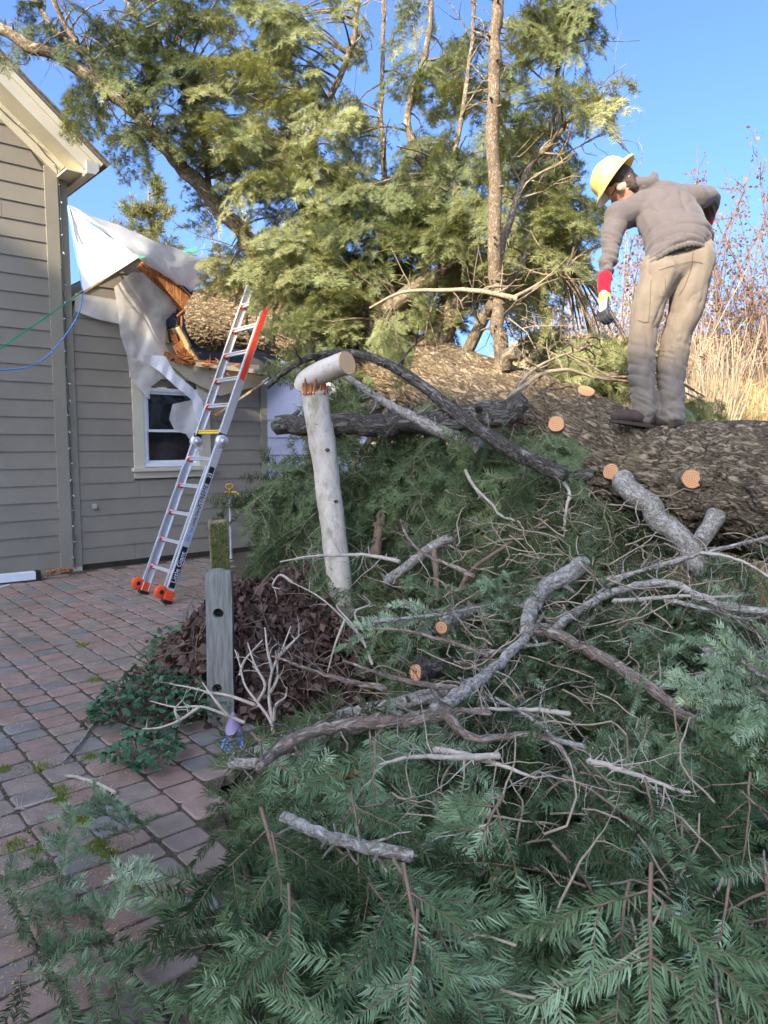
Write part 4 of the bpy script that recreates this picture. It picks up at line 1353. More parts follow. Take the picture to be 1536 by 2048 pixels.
def make_fallen():
    root = empty('fallen_fir_tree', G(1300, 1180), 'huge fallen fir with rough trunk lying from the right edge onto the roof', 'tree')
    trunk = make_trunk(root)
    rg = np.random.default_rng(77)
    # sawn branch stubs along the near side
    for px, py, r, dx, dy, dz, L in ((1112, 848, .05, -.35, -.85, .25, .06), (1172, 782, .055, .05, -.62, .78, .10), (1222, 944, .047, -.55, -.75, .1, .10), (1383, 958, .052, -.05, -.98, .12, .10), (570, 630, .05, -.55, -.8, .1, .16)):
        ax = axis_at(px)
        rr = ray(px, py)
        tt = np.linspace(.8, 1.15, 400) * ax[1] / rr[1]
        line = CAM + rr * tt[:, None]
        sp_ax = spline(AXP, 300)
        dist = np.linalg.norm(sp_ax[None] - line[:, None], axis=2).min(1)
        hit = np.argmax(dist < .40) if (dist < .40).any() else dist.argmin()
        p = line[hit]
        d = unit((dx, dy, dz))
        mb = MB().tube([p - d * (L + .18), p - d * L * .5, p], [r * 1.35, r * 1.08, r], 18, caps=True, noise=.11, seed=int(px), mi=0, capmi=1)
        mb.build('sawn_stub', [M['limb'], M['cut_pale' if px == 570 else 'cut']], root)
    # limbs: photo points with distances, radii at both ends
    L = [
        ('pole', [(1003, 742, 5.32), (996, 640, 5.22), (993, 560, 5.2), (990, 430, 5.15), (983, 250, 5.1), (985, 110, 5.05), (997, 0, 5.0), (1006, -120, 5.0)], .052, .036),
        ('left', [(640, 660, 7.3), (560, 560, 7.1), (497, 485, 6.95), (450, 432, 6.85), (395, 368, 6.75), (342, 312, 6.7), (262, 222, 6.6), (145, 132, 6.5), (60, 95, 6.45), (-40, 30, 6.4)], .085, .045),
        ('left2', [(262, 222, 6.6), (190, 130, 6.7), (110, 60, 6.75), (60, -20, 6.8)], .035, .02),
        ('left3', [(225, 190, 6.6), (170, 110, 6.4), (130, 50, 6.3), (90, -40, 6.2)], .03, .018),
        ('left4', [(420, 400, 6.85), (400, 250, 6.9), (330, 120, 7.0), (250, 0, 7.1)], .03, .015),
        ('mid1', [(700, 700, 6.75), (650, 560, 6.7), (620, 460, 6.7), (600, 380, 6.75), (640, 240, 6.8), (700, 100, 6.8), (720, -40, 6.8)], .055, .02),
        ('mid2', [(780, 720, 6.35), (765, 560, 6.6), (770, 400, 6.75), (762, 220, 6.8), (768, 100, 6.8), (764, -40, 6.8)], .035, .014),
        ('mid3', [(860, 720, 6.0), (900, 600, 6.3), (880, 420, 6.5), (815, 240, 6.6), (850, 110, 6.6), (870, -40, 6.6)], .05, .018),
        ('big', [(730, 690, 6.5), (790, 610, 6.0), (870, 555, 5.9), (915, 518, 5.95)], .08, .06),
        ('big2', [(885, 690, 6.0), (905, 620, 5.9), (960, 545, 6.0), (1010, 505, 6.2), (1080, 440, 6.3)], .095, .05),
        ('prop', [(930, 712, 5.75), (965, 640, 5.6), (990, 598, 5.5), (1040, 540, 5.6)], .05, .03),
        ('right1', [(960, 560, 6.0), (920, 420, 6.1), (912, 300, 6.1), (930, 200, 6.1), (945, 60, 6.1), (950, -40, 6.1)], .03, .012),
        ('right2', [(995, 520, 5.3), (1055, 340, 5.6), (1100, 290, 5.7), (1150, 225, 5.8), (1195, 200, 5.9)], .03, .012),
        ('right3', [(1040, 540, 5.6), (1080, 400, 5.8), (1110, 250, 5.9), (1120, 120, 5.9), (1140, 20, 5.9)], .035, .015),
        ('dead', [(740, 616, 5.6), (800, 586, 5.4), (880, 580, 5.3), (960, 582, 5.2), (1035, 598, 5.1)], .009, .02),
        ('dead2', [(1020, 598, 5.1), (1060, 578, 5.15), (1100, 552, 5.3), (1140, 525, 5.5)], .014, .005),
        ('dead3', [(1000, 850, 4.75), (1018, 800, 4.7), (1060, 762, 4.7), (1130, 738, 4.75), (1190, 758, 4.8)], .024, .008),
        ('dead4', [(1030, 785, 4.7), (1060, 745, 4.7), (1110, 716, 4.8), (1160, 700, 4.9)], .014, .005),
        ('down1', [(1243, 958, 4.2), (1285, 1000, 4.02), (1330, 1050, 3.9), (1378, 1100, 3.8), (1410, 1150, 3.75)], .065, .055),
        ('down2', [(1445, 1010, 4.0), (1425, 1045, 3.85), (1400, 1085, 3.75)], .06, .04),
        ('down3', [(1180, 1045, 4.1), (1190, 1100, 3.9)], .06, .055),
        ('under1', [(760, 800, 6.0), (700, 850, 5.6), (660, 900, 5.4), (600, 960, 5.3)], .07, .04),
        ('under2', [(800, 780, 6.0), (740, 880, 5.5), (700, 940, 5.3)], .03, .02),
        ('under3', [(870, 850, 5.5), (840, 950, 5.1), (760, 1080, 4.8)], .06, .05),
        ('under4', [(960, 900, 5.0), (900, 980, 4.8), (840, 1060, 4.7)], .05, .05),
        ('stubby', [(1012, 735, 5.2), (1015, 712, 5.15), (1035, 705, 5.1)], .045, .05),
    ]
    for i, (nm, pts, r0, r1) in enumerate(L):
        path = PL(pts, 0)
        n = 8 * len(pts)
        sp = spline(path, n)
        if len(pts) > 4:
            sp[2:] += np.stack([vnoise(np.column_stack([np.arange(n - 2) * .35, np.full(n - 2, i * 3.3), np.zeros(n - 2)]), 60 + k) for k in range(3)], -1) * r0 * .35
        LIMBS[nm] = sp
        mat = 'pole' if nm == 'pole' else 'grey_limb' if nm.startswith('down') else 'dead_twig' if nm.startswith('dead') else 'limb'
        mb = MB().tube(sp, np.linspace(r0, r1, n), 14 if r0 > .04 else 8, noise=.10, seed=i + 1)
        o = mb.build('limb', M[mat], root)
        tw = MB()
        if nm in ('pole',):
            for k in range(70):                  # whorl scars
                t = rg.integers(4, n - 4)
                d = unit(rg.normal(0, 1, 3) * np.array([1, 1, .1]))
                tw.tube([sp[t], sp[t] + d * .075], [.012, .007], 5)
        elif nm.startswith('dead'):
            twiggy(tw, sp, .012, rg, 7, .35, 2, 4)
        elif nm[:4] not in ('down', 'stub', 'unde', 'pole'):
            twiggy(tw, sp, .016, rg, 9, .8, 2, 4, .7)
        if tw.v:
            tw.build('side_twigs', M['dead_twig' if nm.startswith('dead') or rg.random() < .4 else 'limb'], o, kind='stuff')
    # foliage clusters: centre, half sizes in photo pixels, distance, boughs, tint (lowered at upper left to stand in for shade)
    BL = [(120, 60, 110, 70, 6.5, 15, -.22), (250, 130, 130, 100, 6.6, 38, -.28), (330, 50, 130, 80, 6.8, 32, -.28), (400, 140, 80, 80, 6.8, 24, -.25), (290, 250, 80, 50, 6.6, 18, .12), (205, 190, 60, 50, 6.5, 8, .18),
          (400, 270, 70, 80, 6.8, 22, .22), (430, 30, 60, 50, 6.9, 8, .18), (480, 200, 90, 110, 6.7, 34, .42), (560, 130, 80, 120, 6.7, 34, .46), (540, 320, 110, 110, 6.7, 44, .40), (650, 250, 100, 130, 6.7, 42, .38),
          (620, 420, 140, 100, 6.6, 46, .36), (480, 395, 50, 50, 6.7, 8, .34), (500, 535, 80, 50, 8.2, 30, .36), (640, 545, 150, 80, 6.5, 84, .40), (780, 450, 140, 110, 6.4, 78, .36), (880, 400, 110, 120, 6.3, 56, .32), (905, 500, 70, 50, 6.0, 20, .40), (760, 565, 90, 45, 6.4, 30, .42), (980, 470, 60, 60, 5.9, 14, .34),
          (815, 250, 60, 110, 6.6, 10, .34), (880, 110, 100, 110, 6.5, 20, .32), (1010, 180, 60, 120, 6.2, 16, .30), (1100, 60, 90, 80, 6.0, 26, .28), (1150, 20, 50, 50, 6.0, 10, .30), (1085, 320, 80, 80, 5.9, 24, .24),
          (1110, 430, 80, 70, 6.0, 34, .30), (1050, 530, 90, 70, 6.0, 44, .32), (1190, 225, 50, 25, 5.8, 9, .55), (1120, 215, 50, 40, 5.8, 10, .40), (700, 80, 70, 90, 6.8, 13, .40), (580, 30, 90, 50, 6.8, 16, .44), (480, 30, 40, 40, 6.8, 6, .36),
          (930, 560, 120, 60, 6.2, 30, .30), (700, 640, 100, 50, 6.3, 24, .38), (440, 570, 40, 25, 8.3, 7, .34), (1200, 720, 80, 45, 5.5, 34, .62), (1080, 700, 70, 40, 6.6, 18, .34), (1150, 500, 60, 60, 5.8, 10, .30), (1390, 830, 50, 25, 5.2, 10, .5),
          (840, 640, 110, 50, 6.4, 26, .30), (625, 625, 50, 35, 6.8, 18, .40), (690, 660, 60, 30, 6.4, 16, .36), (770, 680, 50, 30, 6.3, 6, .36), (640, 700, 40, 30, 6.4, 10, .3)]
    lp = np.vstack([v for k, v in LIMBS.items() if k[:4] not in ('down', 'unde')])
    for bi, (cx, cy, rx, ry, d, n, ts) in enumerate(BL):
        items = []
        con = MB()
        for k in range(int(n * (.55 if cx < 460 else .68))):
            while True:
                a, b = rg.uniform(-1, 1, 2)
                if a * a + b * b < 1: break
            p = P(cx + a * max(14, rx - 18), cy - 14 + b * max(10, ry - 16), d + rg.uniform(-.5, .5))
            dist = np.linalg.norm(lp - p, axis=1)
            q = lp[dist.argmin()]
            dv = p - q
            dd = unit(unit(dv) * .6 + rg.normal(0, .55, 3) * np.array([1, 1, .35]) + np.array([0, 0, -.25 + .1]))
            B = basis(dd, rg.normal(0, .45))
            s = rg.uniform(.42, .8)
            items.append((int(rg.integers(len(CROWN_B))), B, p - dd * .15, s, ts + rg.normal(0, .07)))
            if .12 < dist.min() < 1.6:
                m = (q + p - dd * .15) / 2 + np.array([0, 0, .08 * dist.min()])
                con.tube([q, m, p - dd * .15], [.012, .008, .006], 4, caps=False, n=6)
        o = boughs_mesh('foliage', items, M['needle_crown'], M['limb'], root, 'stuff')
        if con.v:
            con.build('branchlets', M['limb'], o, kind='stuff')
    return root
fallen = make_fallen()
def make_torn():
    rg = random.Random(8)
    for k in range(16):                          # torn orange wood on the trunk where it hit the roof
        p = P(rg.uniform(470, 535), rg.uniform(566, 604), rg.uniform(8.1, 8.3))
        d = unit(np.array([rg.gauss(-.5, .4), rg.gauss(.3, .4), rg.gauss(.5, .5)]))
        MB().tube([p - d * .06, p + d * .05, p + d * rg.uniform(.1, .24)], [rg.uniform(.016, .034), .02, .003], 5, sm=False, noise=.2, seed=k).build('torn_wood', M['bare_wood'], fallen)
make_torn()

# ------------------------------------------------------------------ the brush pile in front
DY = [1050, 1100, 1200, 1300, 1400, 1500, 1600, 1700, 1800, 1900, 2048, 2300]
DD = [3.95, 3.7, 3.3, 2.95, 2.62, 2.34, 2.08, 1.86, 1.66, 1.5, 1.3, 1.12]
def dpt(py):
    return float(np.interp(py, DY, DD))
def left_edge(py):
    return float(np.interp(py, [1080, 1150, 1250, 1350, 1440, 1500, 1560, 1650, 1750, 1850, 1950, 2048, 2200], [690, 690, 700, 730, 720, 570, 450, 420, 410, 400, 350, 290, 250]))
def surf(px, py, down=0.0):
    d = dpt(py)
    e = left_edge(py)
    t = np.clip((px - e) / 220, 0, 1)
    if t < 1:
        g = G(px, py)[1]
        d = d + (min(g, d * 1.6) - d) * (1 - t) ** 1.5 * .85
    d = d * (1 + .07 * fbm(np.array([[px * .006, py * .008, 2.2]]), 19, 2)[0])
    p = P(px, py, d)
    p[2] = max(.03, p[2] - down)
    return p
NEAR_B = []
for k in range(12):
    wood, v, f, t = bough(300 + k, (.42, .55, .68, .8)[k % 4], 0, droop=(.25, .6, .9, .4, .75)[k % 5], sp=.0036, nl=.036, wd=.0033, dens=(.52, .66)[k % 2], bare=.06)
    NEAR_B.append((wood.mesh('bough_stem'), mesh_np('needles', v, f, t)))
for s_, n_ in NEAR_B:
    s_.materials.append(M['red_twig'])
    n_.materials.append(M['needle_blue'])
def place_bough(k, B, p, s, label, group, dark=False):
    st, nd = NEAR_B[k]
    mt = Matrix(((B[0][0] * s, B[0][1] * s, B[0][2] * s, p[0]), (B[1][0] * s, B[1][1] * s, B[1][2] * s, p[1]), (B[2][0] * s, B[2][1] * s, B[2][2] * s, p[2]), (0, 0, 0, 1)))
    o = bpy.data.objects.new('fir_bough', st)
    o.matrix_world = mt
    COL.objects.link(o)
    n = bpy.data.objects.new('needles', nd)
    n.parent = o
    COL.objects.link(n)
    return tag(o, label, 'bough', group)
def make_pile():
    rg = np.random.default_rng(11)
    LB, GR = 'cut fir bough with blue-green needles lying in the brush pile', 'fir boughs in the brush pile'
    rows = [(1130, 1240, 34), (1240, 1340, 34), (1340, 1440, 32), (1440, 1540, 28), (1540, 1650, 23), (1650, 1780, 20), (1780, 1920, 16), (1920, 2150, 16)]
    for y0, y1, n in rows:
        for k in range(n):
            py = rg.uniform(y0, y1)
            e = left_edge(py)
            px = e + (1640 - e) * rg.uniform(0.02, 1) 
            if py < 1330 and px < 900 and rg.random() < .5: px += 300
            if py > 1380 and vnoise(np.array([[px * .0075, py * .0095, 4.0]]), 27)[0] < -.2: continue
            p = surf(px, py, rg.uniform(.0, .20))
            az = rg.normal(-math.pi / 2, 1.25) if py > 1450 else rg.uniform(-math.pi, math.pi) * .8 - .6
            pit = rg.normal(-.15, .38)
            if px < e + 170: az = rg.normal(-.75, .7)
            roll = rg.normal(0, .75)
            if py > 1420 and rg.random() < .8:
                az, pit, roll = rg.normal(-1.5, .75), rg.normal(-.75, .28), rg.normal(0, .45)
            d = np.array([math.cos(az) * math.cos(pit), math.sin(az) * math.cos(pit), math.sin(pit)])
            s = rg.uniform(.6, 1.0) * (1.3 if py > 1600 else 1.0 if py > 1400 else .9)
            B = basis(d, roll)
            p = p - d * (.25 if px > e + 170 else .02) * s + np.array([0, 0, .05])
            p[2] = max(.06, p[2])
            zone = ('upper', 'middle', 'lower', 'lowest')[0 if py < 1340 else 1 if py < 1540 else 2 if py < 1780 else 3] + ' ' + ('left', 'centre', 'right')[0 if px < 700 else 1 if px < 1120 else 2]
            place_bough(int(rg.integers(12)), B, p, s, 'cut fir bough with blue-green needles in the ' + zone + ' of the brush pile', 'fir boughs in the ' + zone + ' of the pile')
    # the loose sprigs on the pavers
    for i, (px, py, az, pit, s, k, lb) in enumerate(((118, 1770, 1.75, .75, .62, 0, 'small upright fir sprig standing over the pavers near the left edge'), (-30, 1800, .2, .12, .8, 4, 'fir sprig lying over the pavers at the far left edge'),
                                        (210, 1860, 1.2, .5, .60, 8, 'short fir sprig on the pavers below the upright sprig'), (20, 1950, -.1, .12, .85, 1, 'fir sprig lying low across the bottom left pavers'), (270, 1680, 2.2, .3, .62, 5, 'fir sprig poking left from the pile over the pavers'))):
        az0 = az
        d = np.array([math.cos(az0) * math.cos(pit), math.sin(az0) * math.cos(pit), math.sin(pit)])
        p = G(px, py, .14)
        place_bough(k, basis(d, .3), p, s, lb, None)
    # hidden depth of the pile
    items = []
    for k in range(110):
        py = 1090 + 420 * rg.random()
        e = left_edge(py) + 60
        px = e + (1700 - e) * rg.random()
        p = surf(px, py, rg.uniform(.14, .40))
        az = rg.uniform(-math.pi, math.pi)
        d = np.array([math.cos(az), math.sin(az), rg.normal(-.1, .2)])
        items.append((int(rg.integers(len(CROWN_B))), basis(d, rg.normal(0, .6)), p - unit(d) * .2, rg.uniform(.6, .95), rg.uniform(.05, .35)))
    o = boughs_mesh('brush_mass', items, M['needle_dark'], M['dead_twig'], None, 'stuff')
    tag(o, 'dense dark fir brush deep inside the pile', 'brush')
make_pile()

# ------------------------------------------------------------------ foliage hanging below the trunk, in shade
def make_hanging():
    rg = np.random.default_rng(23)
    root = fallen
    for cx, cy, rx, ry, d, n in ((565, 985, 45, 55, 5.0, 18), (600, 1060, 60, 40, 4.9, 12), (820, 900, 90, 60, 5.0, 34), (760, 1000, 90, 80, 4.9, 34), (900, 980, 90, 80, 4.7, 40), (920, 1090, 120, 60, 4.4, 44), (1040, 930, 70, 45, 4.5, 26), (1060, 1040, 80, 60, 4.3, 26),
                                 (665, 825, 40, 40, 5.4, 12), (720, 1130, 60, 40, 4.5, 14), (1240, 1050, 50, 30, 4.0, 9), (555, 730, 22, 18, 7.0, 4), (740, 780, 40, 20, 6.0, 5), (1120, 1110, 90, 30, 4.0, 18)):
        items = []
        for k in range(int(n * .68)):
            a, b = rg.uniform(-1, 1, 2)
            p = P(cx + a * rx, cy + b * ry, d + rg.uniform(-.3, .3))
            az = rg.uniform(-math.pi, math.pi)
            dd = np.array([math.cos(az) * .7, math.sin(az) * .7, -.5 + rg.normal(0, .25)])
            items.append((int(rg.integers(len(CROWN_B))), basis(dd, rg.normal(0, .4)), p - unit(dd) * .2 + np.array([0, 0, .05]), rg.uniform(.55, .9), rg.uniform(.05, .45)))
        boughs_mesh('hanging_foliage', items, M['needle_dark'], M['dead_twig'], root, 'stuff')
make_hanging()

# ------------------------------------------------------------------ cut limbs and logs
def limb_thing(name, label, cat, pts, r0, r1, mat, cutmat=None, ends=(0, 0), twigs=0, tl=.2, lev=1, seed=1, group=None, sides=18, noise=.13, twmat=None, lift=0.0):
    path = np.array([P(p[0], p[1], (p[2] if len(p) > 2 else dpt(p[1]) - .14)) + np.array([0, 0, lift]) for p in pts])
    n = max(24, 16 * len(pts))
    sp = spline(path, n)
    wob = np.stack([vnoise(np.column_stack([np.arange(n) * .2, np.full(n, seed * 2.7), np.zeros(n)]), 80 + k) for k in range(3)], -1)
    sp = sp + wob * r0 * .22
    root = empty(name, sp[0], label, cat, group)
    mb = MB().tube(sp, np.linspace(r0, r1, n), sides, noise=noise, seed=seed, caps=False)
    rr = random.Random(seed)
    for _ in range(5 + n // 9):                  # knots
        t = rr.randrange(2, n - 2)
        d = unit(np.array([rr.gauss(0, 1), rr.gauss(0, 1), rr.gauss(0, 1)]))
        r = r0 + (r1 - r0) * t / n
        mb.tube([sp[t], sp[t] + d * r * 1.2, sp[t] + d * (r * 1.3 + rr.uniform(.0, .05))], [r * .55, r * .3, r * .16], 7)
    mb.build('bark', M[mat], root)
    for e, i, j in ((ends[0], 0, 1), (ends[1], -1, -2)):
        r = (r0, r1)[0 if i == 0 else 1]
        d = unit(sp[i] - sp[j])
        if e:
            MB().tube([sp[i] - d * .004, sp[i] + d * .003], r * .97, 18).build('sawn_end', M[cutmat or 'cut'], root)
        else:
            MB().tube([sp[i] - d * .003, sp[i] + d * r * .5], [r * .96, r * .35], 9, noise=.2, seed=seed).build('broken_end', M[mat], root)
    if twigs:
        tw = MB()
        twiggy(tw, sp, max(.005, r1 * .5), np.random.default_rng(seed), twigs, tl, lev, 4, .8, .1)
        tw.build('side_twigs', M[twmat or mat], root, kind='stuff')
    return root
limb_thing('bent_limb', 'grey limb rising from the fork to a thick torn stump in the pile', 'branch', [(1052, 1290), (1062, 1240), (1085, 1200), (1120, 1180), (1165, 1150)], 0.0312, 0.0429, 'grey_limb', seed=1, lift=.05)
limb_thing('forked_limb', 'pale limb curving down to the right from the fork in the brush pile', 'branch', [(1045, 1282), (1090, 1284), (1140, 1308), (1230, 1355), (1320, 1418), (1360, 1455), (1392, 1482)], 0.0281, 0.0156, 'pink_limb', seed=2, twigs=5, tl=.3, lev=2, lift=.05)
limb_thing('arched_limb', 'long grey limb arching over the brush pile to the right edge', 'branch', [(1100, 1290), (1150, 1248), (1210, 1212), (1270, 1195), (1335, 1188), (1395, 1212), (1460, 1238), (1560, 1250)], 0.0187, 0.0156, 'grey_limb', seed=3, twigs=6, tl=.35, lev=2, lift=.05)
limb_thing('thin_arched_limb', 'thin grey branch arching above the long limb towards the trunk', 'branch', [(1165, 1238, 3.2), (1200, 1185, 3.25), (1262, 1148, 3.3), (1330, 1130, 3.3), (1400, 1108, 3.3), (1470, 1090, 3.3), (1560, 1070, 3.3)], 0.0094, 0.0078, 'grey_limb', seed=4, twigs=8, tl=.25, lev=2)
limb_thing('hooked_twig', 'thin bare twig drooping at the right edge over the pile', 'branch', [(1400, 1105, 3.25), (1450, 1112, 3.2), (1500, 1130, 3.15), (1545, 1160, 3.1)], 0.0078, 0.0047, 'pale_twig', seed=5, twigs=5, tl=.2, lev=2)
limb_thing('diagonal_limb', 'dark grey limb slanting up right across the middle of the pile', 'branch', [(862, 1458), (900, 1430), (950, 1392), (1000, 1352), (1050, 1300)], 0.0265, 0.0172, 'grey_limb', seed=6, twigs=4, tl=.25, lift=.05)
limb_thing('long_low_limb', 'long peeling limb running left along the front of the pile', 'branch', [(905, 1448), (860, 1462), (780, 1474), (700, 1478), (640, 1492), (585, 1512), (545, 1540), (522, 1568)], 0.0234, 0.0172, 'pink_limb', seed=7, twigs=7, tl=.25, lev=2, lift=.05)
limb_thing('wavy_limb', 'wavy bare limb running right from the diagonal limb', 'branch', [(885, 1450), (920, 1490), (955, 1508), (1010, 1504), (1060, 1500), (1110, 1520), (1150, 1575)], 0.0156, 0.0070, 'pink_limb', seed=8, twigs=6, tl=.2, lev=2, lift=.05)
limb_thing('lichen_log', 'lichen grey log lying behind the garden gnome, upper one', 'log', [(556, 1500, 2.62), (610, 1466, 2.62), (660, 1440, 2.62), (720, 1425, 2.62), (800, 1412, 2.6), (892, 1382, 2.56)], 0.0281, 0.0265, 'grey_limb', seed=9)
limb_thing('lichen_log', 'lichen grey log lying just below the upper grey log', 'log', [(610, 1492, 2.5), (660, 1462, 2.5), (720, 1452, 2.5), (800, 1432, 2.48)], 0.0265, 0.0281, 'grey_limb', seed=10)
limb_thing('short_grey_log', 'short grey log lying at the foot of the gnome', 'log', [(450, 1522, 2.7), (500, 1508, 2.7), (548, 1492, 2.7), (600, 1470, 2.7)], 0.0265, 0.0234, 'grey_limb', seed=11)
limb_thing('flat_grey_log', 'pale grey log in front of the gnome, lowest of the logs', 'log', [(462, 1526, 2.55), (520, 1526, 2.5), (570, 1520, 2.45), (620, 1505, 2.42)], 0.0203, 0.0172, 'grey_limb', seed=12)
limb_thing('lower_limb', 'bluish grey limb half buried in needles at lower middle', 'branch', [(566, 1632), (620, 1660), (690, 1684), (772, 1700), (830, 1712)], 0.0156, 0.0172, 'grey_limb', seed=13, twigs=4, tl=.15)
limb_thing('sawn_stick', 'short sawn stick with an oval orange end among the needles', 'branch', [(884, 1252, 2.98), (915, 1232, 3.15), (960, 1215, 3.4)], .027, .025, 'grey_limb', seed=14, ends=(1, 0))
limb_thing('sawn_log', 'dark sawn log with an orange end left of the diagonal limb', 'log', [(834, 1346, 2.75), (860, 1340, 2.85), (905, 1330, 3.0)], .032, .034, 'dark_limb', seed=15, ends=(1, 0))
limb_thing('split_stick', 'split stick with raw orange wood lying low in the brush', 'branch', [(718, 1548, 2.3), (690, 1550, 2.3), (655, 1552, 2.32)], .020, .016, 'bare_wood', seed=16, noise=.3)
limb_thing('mossy_stick', 'short mossy grey stick behind the split stick', 'branch', [(660, 1550, 2.4), (620, 1560, 2.45), (590, 1570, 2.5)], .018, .014, 'grey_limb', seed=17)
limb_thing('arched_dark_limb', 'long dark limb arching over the pale stump and down to the right', 'branch', [(536, 775, 4.7), (565, 748, 4.6), (620, 715, 4.5), (700, 706, 4.4), (770, 726, 4.3), (840, 768, 4.2), (905, 820, 4.12), (975, 872, 4.06), (1050, 915, 4.0), (1130, 950, 3.95)], .012, .048, 'dark_limb', seed=18, twigs=5, tl=.3, lev=2, sides=16)
limb_thing('crossing_limb', 'grey limb running right and down beneath the arched dark limb', 'branch', [(690, 752, 4.4), (760, 800, 4.35), (820, 832, 4.3), (880, 862, 4.25), (960, 890, 4.2)], .018, .042, 'grey_limb', seed=19, ends=(0, 0), twigs=3, tl=.25)
limb_thing('level_log', 'level dark log passing behind the pale broken stump', 'log', [(556, 850, 4.95), (640, 850, 4.9), (720, 850, 4.85), (800, 848, 4.8), (880, 842, 4.75), (960, 832, 4.7), (1045, 812, 4.65)], .066, .080, 'dark_limb', 'cut_pale', seed=20, sides=20, twigs=0)
limb_thing('stub_log', 'short dark stub of branch jutting left from under the trunk', 'log', [(1095, 962, 4.3), (1140, 955, 4.25), (1178, 952, 4.2)], .04, .038, 'dark_limb', seed=21)
limb_thing('slanting_pole', 'straight grey pole slanting up right below the mossy steps', 'branch', [(770, 1166, 4.0), (820, 1130, 4.05), (870, 1092, 4.1), (960, 1040, 4.2)], .028, .030, 'grey_limb', seed=22)
limb_thing('reddish_branch', 'reddish bare branch with many fine twigs above the pile', 'branch', [(912, 1200, 3.5), (935, 1150, 3.6), (975, 1115, 3.7), (1030, 1080, 3.75), (1095, 1040, 3.8)], .012, .007, 'red_twig', seed=23, twigs=14, tl=.22, lev=2)
limb_thing('upright_stake', 'thin upright reddish stake in the dark gap under the trunk', 'branch', [(868, 1100, 4.0), (872, 1150, 3.9), (876, 1200, 3.8)], .016, .016, 'red_twig', seed=24)
limb_thing('torn_stick', 'torn upright stick with raw red wood beside the pale stump', 'branch', [(750, 1110, 4.4), (758, 1060, 4.45), (762, 1020, 4.5)], .035, .022, 'red_twig', seed=25, noise=.3)
limb_thing('white_twig', 'crooked white twig hanging at the right of the dark gap', 'branch', [(930, 940, 4.1), (950, 975, 4.05), (985, 1010, 4.0), (1000, 1030, 3.95), (1040, 1045, 3.9)], .010, .006, 'pale_twig', seed=26, twigs=4, tl=.2)
limb_thing('hanging_twig', 'pale bare twig hanging in front of the trunk near the sawn stub', 'branch', [(1120, 955, 4.0), (1138, 985, 3.95), (1132, 1020, 3.9), (1128, 1060, 3.9)], .010, .007, 'pale_twig', seed=27, twigs=5, tl=.2, lev=2)
limb_thing('lying_branch', 'peeled branch lying on the bank behind the trunk at right', 'branch', [(1395, 880, 5.2), (1440, 874, 5.3), (1490, 866, 5.4), (1560, 864, 5.5)], .016, .03, 'pink_limb', seed=28, ends=(0, 1))
limb_thing('sawn_chunk', 'sawn chunk with an orange end lying behind the trunk at right', 'log', [(1488, 878, 4.9), (1530, 872, 5.0), (1580, 866, 5.1)], .04, .04, 'limb', seed=29, ends=(1, 0))
limb_thing('paver_twig', 'bent pale twig lying on the pavers', 'twig', [(130, 1556, G(130, 1556)[1]), (160, 1561, G(160, 1561)[1]), (195, 1572, G(195, 1572)[1]), (232, 1590, G(232, 1590)[1])], .007, .009, 'pale_twig', seed=30, sides=7, lift=.012)
limb_thing('paver_twig', 'knobbly dark twig lying across the pavers beside the leafy plant', 'twig', [(125, 1530, G(125, 1530)[1]), (150, 1503, G(150, 1503)[1]), (172, 1475, G(172, 1475)[1]), (190, 1445, G(190, 1445)[1])], .005, .008, 'grey_limb', seed=31, sides=7, lift=.012)
limb_thing('paver_twig', 'straight thin stick on the pavers near the upright sprig', 'twig', [(30, 1623, G(30, 1623)[1]), (70, 1612, G(70, 1612)[1]), (114, 1598, G(114, 1598)[1])], .005, .004, 'pale_twig', seed=32, sides=6, lift=.010)
# bare branches tossed on top
def make_tossed():
    rg = np.random.default_rng(404)
    for k in range(20):
        x, y = rg.uniform(720, 1480), rg.uniform(1110, 1560)
        a = rg.uniform(-.7, .7) + (math.pi if rg.random() < .5 else 0)
        pts = [(x, y)]
        for i in range(4):
            a += rg.normal(0, .25)
            pts.append((pts[-1][0] + 62 * math.cos(a), pts[-1][1] + 34 * math.sin(a) - 3))
        zone = ('upper' if y < 1260 else 'middle' if y < 1420 else 'lower') + ' ' + ('left' if x < 960 else 'centre' if x < 1220 else 'right')
        limb_thing('bare_branch', 'thin bare grey branch tossed on the ' + zone + ' of the pile', 'branch', pts, rg.uniform(.009, .014), .004, ('grey_limb', 'pale_twig', 'pink_limb')[k % 3], seed=500 + k, twigs=7, tl=.28, lev=2, group='bare branches on the ' + zone + ' of the pile', sides=8, lift=rg.uniform(.0, .06))
make_tossed()
# thin dead twigs strewn over the pile
def make_strewn():
    rg = np.random.default_rng(91)
    mb = MB()
    for k in range(330):
        py = 1100 + 900 * rg.random() ** 1.6
        e = left_edge(py)
        px = e + (1600 - e) * rg.random()
        if k > 130: px, py = rg.uniform(640, 1300), rg.uniform(1000, 1420)
        p = surf(px, py, rg.uniform(-.10, .05))
        az = rg.uniform(0, 6.28)
        d = np.array([math.cos(az), math.sin(az), rg.normal(-.05, .3)])
        pts = [p]
        for i in range(6):
            d = unit(d + rg.normal(0, .25, 3))
            pts.append(pts[-1] + d * .05 * rg.uniform(.6, 1.3))
        mb.tube(pts, [.0042, .0025], 4, caps=False)
        if k % 2 == 0:
            twiggy(mb, pts, .005, rg, 3, .14, 1, 3)
    o = mb.build('dead_twigs', M['dead_twig'], kind='stuff')
    tag(o, 'fine dead twigs strewn over the brush pile', 'twigs')
make_strewn()

